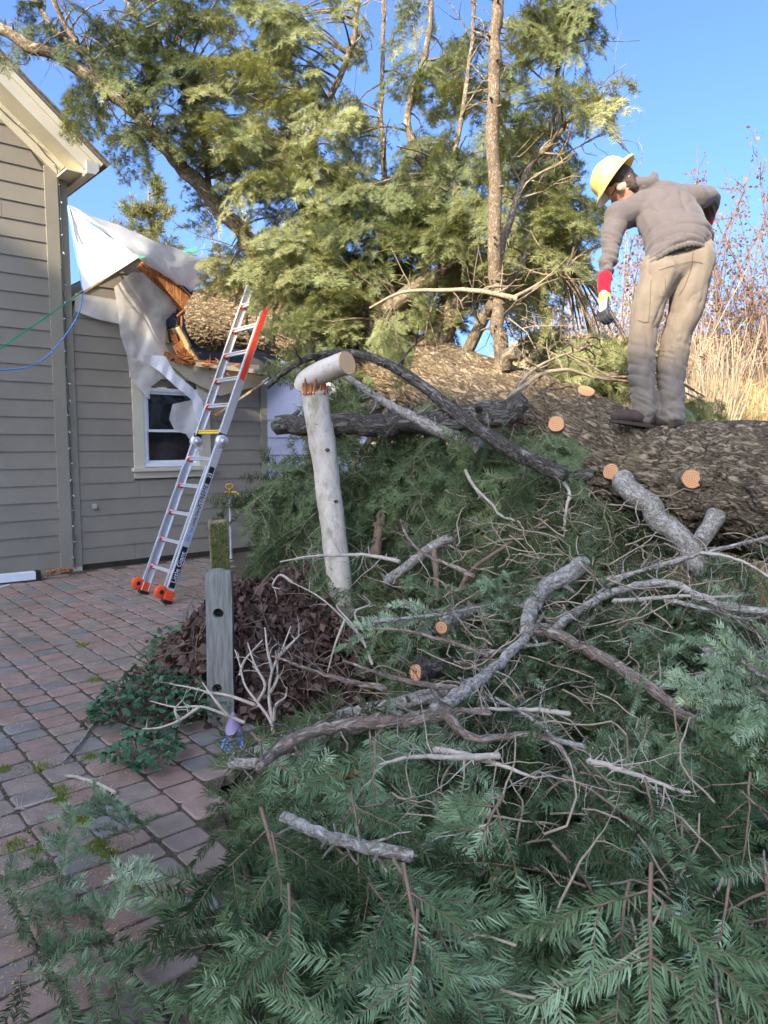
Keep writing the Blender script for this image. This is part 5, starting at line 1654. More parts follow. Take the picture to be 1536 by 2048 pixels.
# ------------------------------------------------------------------ pale broken stump
def make_birch():
    root = empty('broken_stem', P(690, 1290, 4.35) * np.array([1, 1, 0]), 'pale white-barked broken stem with its sawn top bent to the right', 'tree')
    path = PL([(700, 1330, 4.3), (688, 1230, 4.3), (672, 1100, 4.28), (657, 980, 4.26), (643, 880, 4.24), (634, 815, 4.22), (629, 780, 4.2)], 0)
    n = 60
    sp = spline(path, n)
    MB().tube(sp, np.linspace(.070, .077, n), 28, noise=.10, seed=3).build('stem', M['birch'], root)
    # bent sawn top
    a = PL([(607, 776, 4.24), (614, 762, 4.22), (635, 748, 4.18), (668, 735, 4.12), (694, 726, 4.06)], 0)
    t = MB().tube(spline(a, 22), np.linspace(.062, .066, 22), 28, caps=False, noise=.06, seed=5)
    t.sphere(a[0] + np.array([.03, 0, .015]), .072, (1.0, 1.05, .8), 20)
    t = t.build('bent_top', M['birch'], root)
    e = spline(a, 22)
    d = unit(e[-1] - e[-2])
    MB().tube([e[-1] - d * .004, e[-1] + d * .004], .0655, 30).build('sawn_end', M['cut_pale'], t)
    rg = random.Random(2)
    for k in range(26):                          # splinters where it broke
        ang = rg.uniform(0, 6.28)
        c = sp[-1] + np.array([math.cos(ang) * .066, math.sin(ang) * .066, -.03])
        q = c + np.array([rg.uniform(-.02, .02), rg.uniform(-.02, .02), rg.uniform(.05, .10)])
        MB().tube([c, (c + q) / 2, q], [.014, .010, .003], 5).build('splinter', M['bare_wood'], root)
    for px, py in ((641, 832), (634, 848), (655, 900), (672, 1003)):
        p = P(px, py, 4.16)
        MB().sphere(p, .012, (1.2, .5, .9), 8).build('knot', M['dark_limb'], root)
make_birch()

# ------------------------------------------------------------------ old posts, gnome
def wood_post_mat():
    m = Mat('weathered_post', 0.92, 0.1)
    v = m.coord('Object', (9, 9, 0.8))
    n = m.noise(v, 6, 7, 0.65)
    col = m.ramp(n, [(0.25, (0.10, 0.095, 0.075)), (0.5, (0.22, 0.215, 0.18)), (0.8, (0.34, 0.33, 0.29))])
    g = m.ramp(m.noise(m.coord('Object', (1, 1, 0.6)), 7, 5, 0.65), [(0.5, (0, 0, 0)), (0.7, (0.7,) * 3)])
    m.color(m.mix(g, col, (0.12, 0.145, 0.075))).bump(n, 0.8, 0.008)
    return m.m
M['post'] = wood_post_mat()
M['old_post'] = plain('old_post_wood', (.26, .205, .13), .92, .1, var=.45, scale=16, bump=.7)
def make_post(name, label, foot, top, w, dth, holes, yaw, lean=(0, 0), moss=False):
    root = empty(name, foot, label, 'post')
    ax = np.array([math.cos(yaw), math.sin(yaw), 0])
    ay = np.array([-ax[1], ax[0], 0])
    H_ = top
    bm = bmesh.new()
    n = 24
    rgx = np.random.default_rng(int(w * 1000))
    ring = [(-.5, -.5), (-.17, -.5), (.17, -.5), (.5, -.5), (.5, 0), (.5, .5), (0, .5), (-.5, .5), (-.5, 0)]
    V, L = [], []
    for i in range(n + 1):
        z = H_ * i / n
        for k, (a, b) in enumerate(ring):
            j = 1 + .05 * vnoise(np.array([[a * 3 + 5, b * 3, i * .25]]), 4)[0]
            if i == n: j *= .93
            zz = z + (rgx.uniform(-.012, .012) if i == n else 0) - .05 * (i == 0)
            p = np.asarray(foot) + ax * a * w * j + ay * b * dth * j + np.array([lean[0] * z, lean[1] * z, zz])
            V.append(p); L.append((a * w, b * dth, z))
    k = len(ring)
    F = [(i * k + j, i * k + (j + 1) % k, (i + 1) * k + (j + 1) % k, (i + 1) * k + j) for i in range(n) for j in range(k)]
    F.append(tuple(range(n * k, n * k + k)))
    o = MB().add(V, F, L).build('timber', M['old_post'] if moss else M['post'], root)
    for px, py, r in holes:                      # rail holes bored through
        c = P(px, py, foot[1] - dth / 2 - .005)
        cut_o = MB().tube([c - ay * .02 - np.array([0, .06, 0]), c + ay * (dth + .15)], r, 20).build('bore', None)
        cut_o.hide_render = True
        md = o.modifiers.new('bore', 'BOOLEAN')
        md.object, md.operation, md.solver = cut_o, 'DIFFERENCE', 'EXACT'
        dg = bpy.context.evaluated_depsgraph_get()
        me = bpy.data.meshes.new_from_object(o.evaluated_get(dg))
        o.modifiers.clear()
        o.data = me
        bpy.data.objects.remove(cut_o)
        back = MB().tube([c + ay * (dth * .75), c + ay * (dth * .78)], r * 1.02, 16).build('hole_back', M['attic'], root)
    if moss:
        Vm, Fm, Tm = [], [], []
        for _ in range(2600):
            z = rgx.uniform(.3, .98) ** .8 * H_
            a = rgx.uniform(-.5, .5)
            p = np.asarray(foot) + ax * a * w - ay * (dth * .52) + np.array([lean[0] * z, lean[1] * z, z])
            b = len(Vm)
            q = rgx.normal(0, .008, 3)
            Vm += [p, p + ax * .006, p + q - ay * .012]
            Fm.append((b, b + 1, b + 2)); Tm += [rgx.random()] * 3
        tag(link('moss', mesh_np('moss', np.array(Vm), np.array(Fm), np.array(Tm)), M['moss'], root), kind='stuff')
    return root
fp = P(445, 1470, 3.78); fp[2] = 0
make_post('fence_post', 'grey weathered timber post with two round holes beside the leaf mound', fp, P(445, 1142, 3.78)[2], .135, .10, [(438, 1228, .028), (436, 1378, .026)], .12)
fp2 = P(452, 1300, 4.9); fp2[2] = 0
make_post('old_post', 'short mossy post leaning behind the holed post', fp2, P(443, 1040, 4.9)[2], .12, .10, [], .3, (-.05, .03), True)
def make_gnome():
    d = 3.3
    b = P(468, 1502, d)
    t = P(464, 1424, d)
    h = t[2] - b[2]
    root = empty('garden_gnome', b, 'small garden gnome with a lavender pointed hat and blue beard', 'garden gnome')
    hat = plain('lavender_paint', (0.33, 0.25, 0.36), .6, .3, var=.15)
    body = plain('blue_paint', (0.20, 0.30, 0.56), .5, .35, var=.12)
    up = (0, 0, 1)
    MB().lathe(b, up, [(0, -.06), (.036, -.06), (.042, 0), (.046, h * .22), (.044, h * .42), (.034, h * .52), (0, h * .54)], 22).build('body', body, root)
    be = MB()
    be.sphere(b + (0, -.03, h * .30), .036, (1.0, .55, 1.25), 14)
    be.build('beard', body, root)
    ms = MB()
    for s in (-1, 1):
        ms.tube([b + (0, -.052, h * .43), b + (s * .016, -.053, h * .445), b + (s * .034, -.042, h * .40)], [.009, .010, .003], 8, n=8)
    ms.build('moustache', body, root)
    MB().sphere(b + (0, -.055, h * .47), .010, (1, 1, 1), 10).build('nose', body, root)
    MB().lathe(b, up, [(.046, h * .46), (.050, h * .48), (.046, h * .52), (.036, h * .62), (.026, h * .76), (.013, h * .92), (.004, h * 1.0), (0, h)], 22).build('hat', hat, root)
    for s in (-1, 1):
        MB().tube([b + (s * .038, 0, h * .36), b + (s * .05, -.02, h * .22), b + (s * .038, -.045, h * .14)], [.014, .013, .011], 8, n=8).build('arm', body, root)
make_gnome()

# ------------------------------------------------------------------ dead leaf mound and ground plants
def mound_h(x, y):
    u, v = (x + .70) / .80, (y - 4.45) / .70
    r = np.sqrt(u * u + v * v)
    b = vnoise(np.stack([np.asarray(x) * 3.1, np.asarray(y) * 3.1, 0 * np.asarray(x)], -1).reshape(-1, 3), 71).reshape(np.shape(x))
    return np.maximum(0, (.70 + .16 * b) * np.clip(1 - r ** 1.7, 0, 1) ** .9)
def make_mound():
    rg = np.random.default_rng(37)
    n = 40
    xs, ys = np.linspace(-1.55, .15, n), np.linspace(3.7, 5.2, n)
    X, Y = np.meshgrid(xs, ys)
    Z = mound_h(X, Y) - .05 + .03 * vnoise(np.stack([X * 8, Y * 8, 0 * X], -1).reshape(-1, 3), 8).reshape(X.shape)
    V = np.stack([X, Y, np.maximum(Z, -.04)], -1).reshape(-1, 3)
    i, j = np.meshgrid(np.arange(n - 1), np.arange(n - 1))
    a = (j * n + i).ravel()
    root = link('leaf_mound', mesh_np('leaf_mound', V, np.stack([a, a + 1, a + n + 1, a + n], -1), smooth_sh=True), plain('leaf_litter', (.05, .032, .024), .95, .05, var=.6, scale=25, bump=.8))
    tag(root, 'mound of dead brown leaves and stalks behind the holed post', 'leaf pile', kind='stuff')
    Vs, Fs, Ts = [], [], []
    LX, LY = rg.uniform(-1.6, .2, 9500), rg.uniform(3.7, 5.0, 9500)
    LZ = mound_h(LX, LY)
    for k in range(9500):
        x, y, z = LX[k], LY[k], LZ[k]
        if z <= .01 and rg.random() < .75: continue
        p = np.array([x, y, z + rg.uniform(-.03, .06)])
        l = rg.uniform(.02, .085)
        w = l * rg.uniform(.22, .5)
        d = unit(rg.normal(0, 1, 3) + np.array([0, -.2, -.9]))
        s = unit(np.cross(d, rg.normal(0, 1, 3)))
        nn = np.cross(d, s)
        b = len(Vs)
        c = rg.uniform(-.35, .35) * l
        Vs += [p, p + d * l * .4 + s * w + nn * c * .5, p + d * l * .45 + nn * c, p + d * l * .4 - s * w + nn * c * .5, p + d * l + nn * c * .3]
        Fs += [(b, b + 1, b + 2), (b, b + 2, b + 3), (b + 1, b + 4, b + 2), (b + 2, b + 4, b + 3)]
        Ts += [float(np.clip(rg.normal(.4, .25), 0, 1))] * 5
    o = link('dead_leaves', mesh_np('dead_leaves', np.array(Vs), np.array(Fs), np.array(Ts)), M['leaf_dead'], root)
    mb = MB()
    for k in range(420):
        x, y = rg.uniform(-1.4, .1), rg.uniform(3.8, 4.9)
        p = np.array([x, y, float(mound_h(np.array(x), np.array(y))) - .05])
        d = unit(rg.normal(0, .8, 3) + np.array([0, -.2, .5]))
        pts = [p]
        for i in range(5):
            d = unit(d + rg.normal(0, .3, 3) + np.array([0, 0, -.12]))
            pts.append(pts[-1] + d * rg.uniform(.03, .09))
        mb.tube(pts, [.0055, .002], 4, caps=False)
    mb.build('dead_stalks', M['red_twig'], root)
make_mound()
def leaf_shape(rg):                              # five-lobed leaf in its own plane
    pts = [(0, 0)]
    out = []
    for k, a in enumerate((-100, -62, -30, 0, 30, 62, 100)):
        r = (.55, .95, .72, 1.1, .72, .95, .55)[k]
        out.append((r * math.cos(R(a)), r * math.sin(R(a))))
        if k < 6:
            am = (a + (-100, -62, -30, 0, 30, 62, 100)[k + 1]) / 2
            out.append((.55 * math.cos(R(am)), .55 * math.sin(R(am))))
    return np.array([(0.0, 0.0)] + out)
def make_plants():
    rg = np.random.default_rng(53)
    shp = leaf_shape(rg)
    k = len(shp)
    base_f = np.array([(0, i, i + 1) for i in range(1, k - 1)])
    for (px, py, rad, n, hh, lb) in ((300, 1440, .30, 300, .26, 'leafy green plant spreading over the paver edge, largest of the low plants'), (345, 1345, .20, 140, .30, 'low leafy green plant at the upper left of the leaf mound'), (290, 1530, .17, 130, .15, 'low leafy green plant nearest the viewer beside the pavers'), (395, 1440, .20, 120, .22, 'leafy green plant at the foot of the holed post')):
        c = G(px, py)
        root = empty('ground_plant', c, lb, 'plant')
        V, F, T = [], [], []
        st = MB()
        for i in range(n):
            a = rg.uniform(0, 6.28)
            r = rad * math.sqrt(rg.random())
            h = hh * (1 - (r / rad) ** 2 * .75) * rg.uniform(.5, 1.1) + .03
            p = c + np.array([r * math.cos(a), r * math.sin(a), h])
            s = rg.uniform(.026, .046)
            d = unit(np.array([math.cos(a) + rg.normal(0, .5), math.sin(a) + rg.normal(0, .5) - .3, rg.normal(-.25, .3)]))
            B = basis(d, rg.normal(0, .5))
            L = np.column_stack([shp * s, -.25 * s * (np.abs(shp[:, 1]) ** 1.5) + .1 * s * rg.normal(0, 1, k)])
            V.append(L @ B.T + p); F.append(base_f + i * k); T += [float(np.clip(rg.normal(.42, .22), 0, 1))] * k
            if i % 4 == 0:
                st.tube([c + np.array([r * .4 * math.cos(a), r * .4 * math.sin(a), 0]), p], .0022, 3, caps=False)
        link('leaves', mesh_np('leaves', np.vstack(V), np.vstack(F), np.array(T)), M['leaf_green'], root)
        st.build('stems', M['red_twig'], root)
make_plants()
# pale bare twigs in front of the post
def make_bare_twigs():
    sets = [('bare_bush', 'pale bare forked twigs standing right of the holed post', [[(548, 1470, 3.0), (540, 1440, 3.05), (515, 1405, 3.1), (490, 1370, 3.15), (480, 1330, 3.2), (470, 1300, 3.25)], [(515, 1405, 3.1), (530, 1370, 3.1), (510, 1330, 3.15), (495, 1285, 3.2)],
              [(545, 1445, 3.05), (538, 1390, 3.1), (545, 1340, 3.1), (560, 1310, 3.15), (582, 1252, 3.2)], [(545, 1340, 3.1), (535, 1300, 3.1), (530, 1255, 3.15)], [(560, 1310, 3.15), (585, 1285, 3.2), (598, 1272, 3.2)], [(548, 1440, 3.05), (552, 1410, 3.05), (570, 1395, 3.1), (574, 1375, 3.1)],
              [(480, 1350, 3.2), (490, 1320, 3.2), (525, 1280, 3.25)], [(541, 1385, 3.1), (555, 1355, 3.1), (552, 1310, 3.15)]]),
            ('bare_branch', 'pale bare branch reaching left in front of the holed post', [[(490, 1446, 3.1), (440, 1425, 3.15), (400, 1413, 3.2), (350, 1414, 3.3), (300, 1402, 3.4)], [(510, 1410, 3.1), (460, 1392, 3.15), (420, 1385, 3.2), (380, 1375, 3.3), (340, 1368, 3.35)], [(400, 1413, 3.2), (360, 1440, 3.2), (320, 1455, 3.25), (285, 1458, 3.3)], [(360, 1440, 3.2), (350, 1420, 3.2), (365, 1400, 3.25)], [(455, 1430, 3.1), (430, 1400, 3.1), (405, 1365, 3.2)]]),
            ('bare_branch', 'tangle of pale twigs right of the dead leaf mound', [[(745, 1330, 3.6), (725, 1280, 3.7), (690, 1240, 3.75), (640, 1195, 3.8), (585, 1165, 3.9)], [(585, 1165, 3.9), (560, 1150, 3.95), (545, 1172, 3.95), (560, 1178, 3.95)], [(725, 1260, 3.7), (710, 1225, 3.7), (740, 1208, 3.75), (725, 1190, 3.75)], [(690, 1240, 3.75), (670, 1290, 3.7), (655, 1345, 3.65)], [(730, 1290, 3.7), (705, 1250, 3.7), (675, 1215, 3.75), (680, 1205, 3.75)]])]
    for i, (nm, lb, lines) in enumerate(sets):
        root = empty(nm, P(*lines[0][0]), lb, 'twigs')
        rg = np.random.default_rng(i + 5)
        for l in lines:
            p = spline(PL(l, 0), len(l) * 5)
            mb = MB().tube(p, np.linspace(.0085, .003, len(p)), 6)
            twiggy(mb, p, .006, rg, 3, .10, 1, 4)
            mb.build('twig', M['pale_twig'], root)
make_bare_twigs()

# ------------------------------------------------------------------ mossy steps and blocks under the trunk
def make_steps():
    root = empty('garden_steps', P(820, 1110, 5.6) * np.array([1, 1, 0]), 'two mossy stone steps half hidden under the fallen trunk', 'steps')
    stone = plain('dark_stone', (.085, .075, .068), .9, .15, var=.5, scale=9, bump=.6)
    rg = np.random.default_rng(3)
    for i, (x0, x1, y, d, t) in enumerate(((750, 905, 1096, 5.3, .16), (765, 880, 1056, 5.7, .15))):
        a, b = P(x0, y, d), P(x1, y - 8, d + .1)
        m = (a + b) / 2
        MB().box(m + np.array([0, .2, -t / 2]), unit(b - a), (0, 1, 0), (0, 0, 1), np.linalg.norm(b - a), .5, t).build('step', stone, root, bevel=.03)
        V, F, T = [], [], []
        for k in range(2600):
            p = a + (b - a) * rg.random() + np.array([0, rg.uniform(-.06, .40), .0])
            q = len(V)
            e = rg.normal(0, .012, 3)
            V += [p, p + (.008, 0, 0), p + np.array([e[0], e[1], .022 + abs(e[2])])]
            F.append((q, q + 1, q + 2)); T += [rg.random()] * 3
        tag(link('step_moss', mesh_np('step_moss', np.array(V), np.array(F), np.array(T)), M['moss'], root), kind='stuff')
    br = plain('red_block', (.36, .17, .10), .85, .2, var=.3, scale=20, bump=.4)
    blk = empty('stacked_blocks', P(830, 1020, 5.9) * np.array([1, 1, 0]), 'two red clay blocks stacked above the mossy steps', 'blocks')
    a = P(832, 1005, 5.9)
    MB().box(a, (1, 0, 0), (0, 1, 0), (0, 0, 1), .22, .2, .10).build('block', br, blk, bevel=.01)
    MB().box(a + np.array([-.02, .02, .12]), unit((1, .15, 0)), unit((-.15, 1, 0)), (0, 0, 1), .24, .2, .10).build('block', br, blk, bevel=.01)
    for k in range(5):                           # rubble carrying them
        p = P(760 + 32 * k, 1050 - 6 * (k % 2), 5.95)
        s = MB().sphere(p, .07 + .02 * (k % 3), (1.3, 1, .7), 10)
        o = s.build('fieldstone', stone)
        tag(o, ('leftmost', 'second from left', 'middle', 'second from right', 'rightmost')[k] + ' rounded fieldstone in the row under the red clay blocks', 'stone', 'fieldstones under the red blocks')
make_steps()

# ------------------------------------------------------------------ the man on the trunk
def blob(name, balls, voxel, smooth_it, mat, parent, disp=None):
    """Union of overlapping balls (centre, radius, scale axes) grown into one skin."""
    mb = MB()
    for c, r, ax in balls:
        seg = 14
        V, F = [], []
        for i in range(seg // 2 + 1):
            th = math.pi * i / (seg // 2)
            for j in range(seg):
                ph = 2 * math.pi * j / seg
                v = np.array([math.sin(th) * math.cos(ph), math.sin(th) * math.sin(ph), math.cos(th)]) * r
                V.append(c + (ax @ v if ax is not None else v))
        for i in range(seg // 2):
            for j in range(seg):
                F.append((i * seg + j, (i + 1) * seg + j, (i + 1) * seg + (j + 1) % seg, i * seg + (j + 1) % seg))
        mb.add(V, F, None, 0, True)
    o = mb.build(name, mat)
    r = o.modifiers.new('r', 'REMESH')
    r.mode, r.voxel_size = 'VOXEL', voxel
    s = o.modifiers.new('s', 'SMOOTH')
    s.factor, s.iterations = .5, smooth_it
    dg = bpy.context.evaluated_depsgraph_get()
    me = bpy.data.meshes.new_from_object(o.evaluated_get(dg))
    n = len(me.vertices)
    co = np.empty(n * 3, np.float32)
    me.vertices.foreach_get('co', co)
    co = co.reshape(-1, 3).astype(float)
    if disp is not None:
        no = np.empty(n * 3, np.float32)
        me.vertices.foreach_get('normal', no)
        co = co + no.reshape(-1, 3) * disp(co)[:, None]
        me.vertices.foreach_set('co', co.astype(np.float32).ravel())
    me.polygons.foreach_set('use_smooth', np.ones(len(me.polygons), bool))
    a = me.attributes.get('tc') or me.attributes.new('tc', 'FLOAT_VECTOR', 'POINT')
    me.update()
    me.name = name
    bpy.data.objects.remove(o)
    if not me.materials: me.materials.append(mat)
    return link(name, me, None, parent)
def chain(pts, radii, ax=None, n=None, axes=None):
    pts = np.asarray(pts, float)
    n = n or max(6, int(np.sum(np.linalg.norm(np.diff(pts, axis=0), axis=1)) / (min(radii) * .35)))
    sp = spline(pts, n)
    rr = np.interp(np.linspace(0, 1, n), np.linspace(0, 1, len(radii)), radii)
    return [(sp[i], rr[i], ax) for i in range(n)]
def cloth_mat(name, c, weave=900, var=.12, stain=None):
    m = Mat(name, .9, .12)
    v = m.coord('Object')
    n = m.noise(v, 7, 5, .6)
    col = m.ramp(n, [(.3, tuple(x * (1 - var) for x in c)), (.7, tuple(x * (1 + var) for x in c))])
    if stain:
        col = m.mix(m.ramp(m.noise(v, 4, 5, .7), [(.5, (0, 0, 0)), (.72, (.7,) * 3)]), col, stain)
    m.color(col).bump(m.math('ADD', m.noise(v, weave, 2), m.math('MULTIPLY', m.noise(v, 22, 4, .6, .6), 2.0)), .25, .004)
    m.b.inputs['Sheen Weight'].default_value = .15
    return m.m
def make_man():
    D = 4.37
    foot = P(1300, 858, D)
    root = empty('person', foot, 'person in hard hat, brown hoodie and khaki work trousers bending forward on the trunk', 'person')
    grey = cloth_mat('hoodie_fleece', (.118, .098, .088), 700, .06)
    khaki = cloth_mat('khaki_canvas', (.20, .16, .115), 500, .12, (.14, .112, .08))
    hem_m = cloth_mat('khaki_patch', (.47, .36, .24), 500, .05)
    skin = plain('skin', (.56, .30, .20), .55, .35, var=.08)
    boot = plain('boot_leather', (.075, .048, .035), .7, .25, var=.35, scale=18, bump=.3)
    sole = plain('boot_sole', (.06, .04, .03), .8, .2)
    redm = cloth_mat('red_cuff', (.55, .012, .03), 600, .05)
    lime = plain('lime_knit', (.62, .66, .10), .8, .2)
    glove = plain('glove_rubber', (.045, .045, .05), .6, .3, var=.3)
    glove_b = plain('glove_knit', (.50, .50, .47), .85, .1, var=.1)
    hair = plain('dark_hair', (.045, .028, .02), .6, .4, var=.4, scale=60, bump=.6)
    hatm = plain('hard_hat_shell', (.85, .62, .17), .42, .5, var=.03)
    q = lambda x, y, d: P(x, y, D + d)
    # legs and seat
    hipL, hipR = q(1322, 545, .02), q(1390, 528, .04)
    kneeL, kneeR = q(1284, 690, .04), q(1353, 676, .05)
    ankL, ankR = q(1291, 824, 0), q(1343, 830, -.02)
    ax_leg = np.diag([1, 1.12, 1])
    balls = []
    balls += chain([hipL, q(1296, 615, .02), kneeL, q(1285, 760, .03), ankL + (0, 0, -.01)], [.118, .100, .084, .081, .080, .076], ax_leg)
    balls += chain([hipR, q(1375, 605, .03), kneeR, q(1342, 755, .05), ankR + (0, 0, -.01)], [.112, .104, .092, .088, .084, .078], ax_leg)
    balls += chain([q(1318, 540, .04), q(1388, 520, .05)], [.118, .116], np.diag([1, 1.15, 1]), 10)
    balls += chain([q(1335, 520, .07), q(1388, 505, .08)], [.125, .122], np.diag([1, 1.0, .9]), 10)
    balls += chain([q(1345, 500, .12), q(1385, 492, .13)], [.105, .100], np.diag([1, .95, .8]), 8)
    def pants_fold(c):
        z = c[:, 2]
        k0, k1 = kneeL[2], ankL[2]
        low = 1 - smooth(k0 - .05, k0 + .12, z)
        w = vnoise(c * np.array([7, 7, 5]), 3)
        cr = lambda p, sd: np.abs(fbm(p, sd, 2)) ** .55
        lat = c[:, 0]
        A1 = cr(np.column_stack([lat * 5, c[:, 1] * 5, z * 17 + lat * 9]), 31)
        A2 = cr(np.column_stack([lat * 8 + z * 3, c[:, 1] * 6, z * 6 - lat * 7]), 35)
        f1 = np.sin(z * 62 + c[:, 0] * 22 + w * 4.5)
        f2 = np.sin(z * 34 - c[:, 0] * 30 + vnoise(c * 6, 9) * 4)
        ank = 1 - smooth(k1 - .02, k1 + .16, z)
        return .013 * low * (A1 - .6) + .016 * (A2 - .6) + .004 * ank * np.sin(z * 90 + w * 3) + .004 * fbm(c * 8, 21, 2)
    pants = blob('trousers', balls, .0075, 10, khaki, root, pants_fold)
    # body under the clothes: head, neck, core
    up_h = unit((-.72, .28, .63))                # crown direction of the bowed head
    headc = q(1229, 362, .34) - up_h * .055
    body = chain([q(1362, 500, .10), q(1345, 450, .22), q(1300, 410, .32), q(1262, 385, .36)], [.085, .10, .10, .055], None, 16)
    body += chain([q(1275, 392, .36), q(1250, 375, .36)], [.058, .055], None, 6)
    fwd = np.array([-.45, .55, -.70])
    fwd = unit(fwd - up_h * np.dot(fwd, up_h))
    sd = np.cross(fwd, up_h)
    A = np.column_stack([sd * .82, fwd * 1.02, up_h * 1.18])
    body += [(headc, .098, A), (headc + fwd * .035 - up_h * .06, .066, A)]
    body += [(headc + fwd * .10 - up_h * .015, .018, None), (headc + fwd * .092 - up_h * .035, .020, None), (headc + fwd * .085 - up_h * .095, .028, None)]
    for s in (-1, 1):                            # ears
        e = headc + sd * s * .083 - up_h * .02
        body += [(e, .030, np.column_stack([sd * .45, fwd * .8, up_h * 1.1])), (e + sd * s * .012, .024, np.column_stack([sd * .5, fwd * .9, up_h * 1.1]))]
    body += chain([hipL, kneeL, ankL], [.05, .045, .035], None, 20) + chain([hipR, kneeR, ankR], [.05, .045, .035], None, 20) + chain([hipL, q(1362, 500, .10), hipR], [.06, .07, .06], None, 8)
    shL, elL, wrL = q(1238, 432, .26), q(1219, 505, .16), q(1209, 578, .08)
    shR, elR, wrR = q(1392, 398, .30), q(1419, 405, .42), q(1412, 448, .56)
    body += chain([q(1290, 410, .32), shL, elL, wrL, q(1208, 600, .07)], [.06, .05, .035, .03, .028], None, 26) + chain([q(1320, 405, .32), shR, elR, wrR], [.06, .05, .035, .03], None, 22)
    blob('body', body, .009, 6, skin, root)
    eyes = MB()
    for s in (-1, 1):
        eyes.sphere(headc + fwd * .083 + sd * s * .03 + up_h * .008, .013, (1, 1, 1), 10)
    eyes.build('eyes', plain('eye', (.6, .58, .55), .2, .5), root)
    MB().tube([headc + fwd * .10 - up_h * .062 + sd * x for x in (-.025, 0, .025)], .006, 6).build('lips', plain('lip', (.42, .16, .13), .5), root)
    hb = [(headc + up_h * .03 - fwd * .018, .098, np.column_stack([sd * .88, fwd * .98, up_h * 1.02])), (headc - fwd * .04 - up_h * .045, .074, np.column_stack([sd * .98, fwd * .8, up_h * 1.1]))]
    blob('hair', hb, .007, 3, hair, root, lambda c: .005 * fbm(c * 60, 3, 2))
    gl = MB()
    for s in (-1, 1):
        gl.tube([headc + sd * s * .09 - up_h * .0 - fwd * .01, headc + sd * s * .092 + fwd * .06 - up_h * .004], .0028, 5)
    gl.build('glasses', M['black'], root)
    # hoodie: torso, hood, sleeves
    sp_d = unit(q(1300, 400, .34) - q(1365, 500, .08))
    side = unit(shR - shL)
    out = unit(np.cross(side, sp_d))
    def T_ax(a, b, c): return np.column_stack([side * a, out * b, sp_d * c])
    tb = []
    prof_t = np.array(((1352, 522, .05, .208, .186), (1360, 492, .10, .212, .180), (1352, 470, .15, .20, .158), (1342, 448, .20, .20, .152), (1332, 425, .25, .198, .142), (1322, 405, .30, .185, .128), (1312, 392, .33, .15, .11)))
    for t in np.linspace(0, 6, 34):
        cx, cy, d, hw, hd = (np.interp(t, range(7), prof_t[:, k]) for k in range(5))
        tb.append((q(cx, cy, d), 1.0, T_ax(hw, hd, .055)))
    tb += chain([shL, q(1318, 405, .30), shR], [.088, .105, .085], None, 22)
    tb += chain([q(1300, 398, .33), q(1270, 388, .36)], [.095, .080], None, 8)
    tb += chain([shL, q(1224, 470, .21), elL, q(1212, 545, .11)], [.080, .068, .064, .056, .050], None, 26)
    tb += chain([shR, q(1412, 392, .36), elR, q(1416, 428, .50), ], [.078, .070, .062, .052], None, 20)
    # hood lying on the neck
    for a in np.linspace(-1.0, 1.0, 13):
        c = q(1282, 384, .33) + side * (.085 * math.sin(a * 1.4)) - sp_d * (.075 * math.cos(a * 1.5)) + sp_d * .05 + out * (-.075 if out[1] > 0 else .075) * 1.0
        tb.append((c, .043 * (1 - .45 * abs(a) ** 2), None))
    tb += chain([q(1264, 384, .31), q(1284, 376, .30), q(1306, 384, .31)], [.045, .052, .035], None, 10)
    def hood_fold(c):
        along = (c - q(1340, 440, .2)) @ sp_d
        sl = np.minimum(np.linalg.norm(c - elL, axis=1), np.linalg.norm(c - (wrL + elL) / 2, axis=1))
        slR = np.linalg.norm(c - elR, axis=1)
        arm = (1 - smooth(.06, .17, sl)) + (1 - smooth(.05, .14, slR))
        f_arm = np.sin((c[:, 2]) * 105 + vnoise(c * 14, 4) * 2.6)
        hem = 1 - smooth(-.20, -.05, along)
        lat = (c - q(1340, 440, .2)) @ side
        drape = np.sin(along * 34 + lat * 16 + vnoise(c * 5, 6) * 3)
        crease = -np.exp(-((lat - .05 - .25 * along) / .016) ** 2) * smooth(-.14, -.02, along) * (1 - smooth(.04, .14, along))
        cr2 = np.abs(fbm(np.column_stack([lat * 6 + along * 6, along * 8 - lat * 4, c[:, 1] * 3]), 45, 2)) ** .55
        cr3 = np.abs(fbm(np.column_stack([lat * 3, along * 22 + lat * 8, c[:, 1] * 3]), 49, 2)) ** .55
        soft = np.abs(fbm(np.column_stack([lat * 9 + along * 5, along * 3.5, c[:, 1] * 2]), 15, 2))
        a2 = np.abs(fbm(np.column_stack([c[:, 0] * 4, c[:, 1] * 4, c[:, 2] * 24 + c[:, 0] * 10]), 52, 2)) ** .6
        return .022 * np.clip(arm, 0, 1) * (a2 - .55) + .020 * hem * (cr3 - .6) + .020 * crease + .012 * (cr2 - .6) * (1 - .6 * np.clip(arm, 0, 1)) + .004 * fbm(c * 5, 16, 2)
    blob('hoodie', tb, .0075, 9, grey, root, hood_fold)
    hem = []
    for a in np.linspace(0, 2 * math.pi, 40, endpoint=False):
        hem.append((q(1350, 535, .045) + side * (.188 * math.cos(a)) + out * (.168 * math.sin(a)) - sp_d * .004, .020, None))
    blob('hoodie_hem', hem, .008, 4, grey, root, lambda c: .003 * np.sin(c[:, 0] * 260))
    pt = q(1383, 494, -.02)
    # trouser label and seams
    MB().box(q(1381, 489, -.075), unit(side * np.array([1, .4, 1])), (0, 1, .3), unit((.08, -.3, 1)), .055, .012, .05).build('waist_patch', hem_m, root, bevel=.004)
    # seams laid on the cloth
    pv = np.empty(len(pants.data.vertices) * 3, np.float32)
    pants.data.vertices.foreach_get('co', pv)
    pv = pv.reshape(-1, 3)
    ppx = 768 + FPX * pv[:, 0] / pv[:, 1]
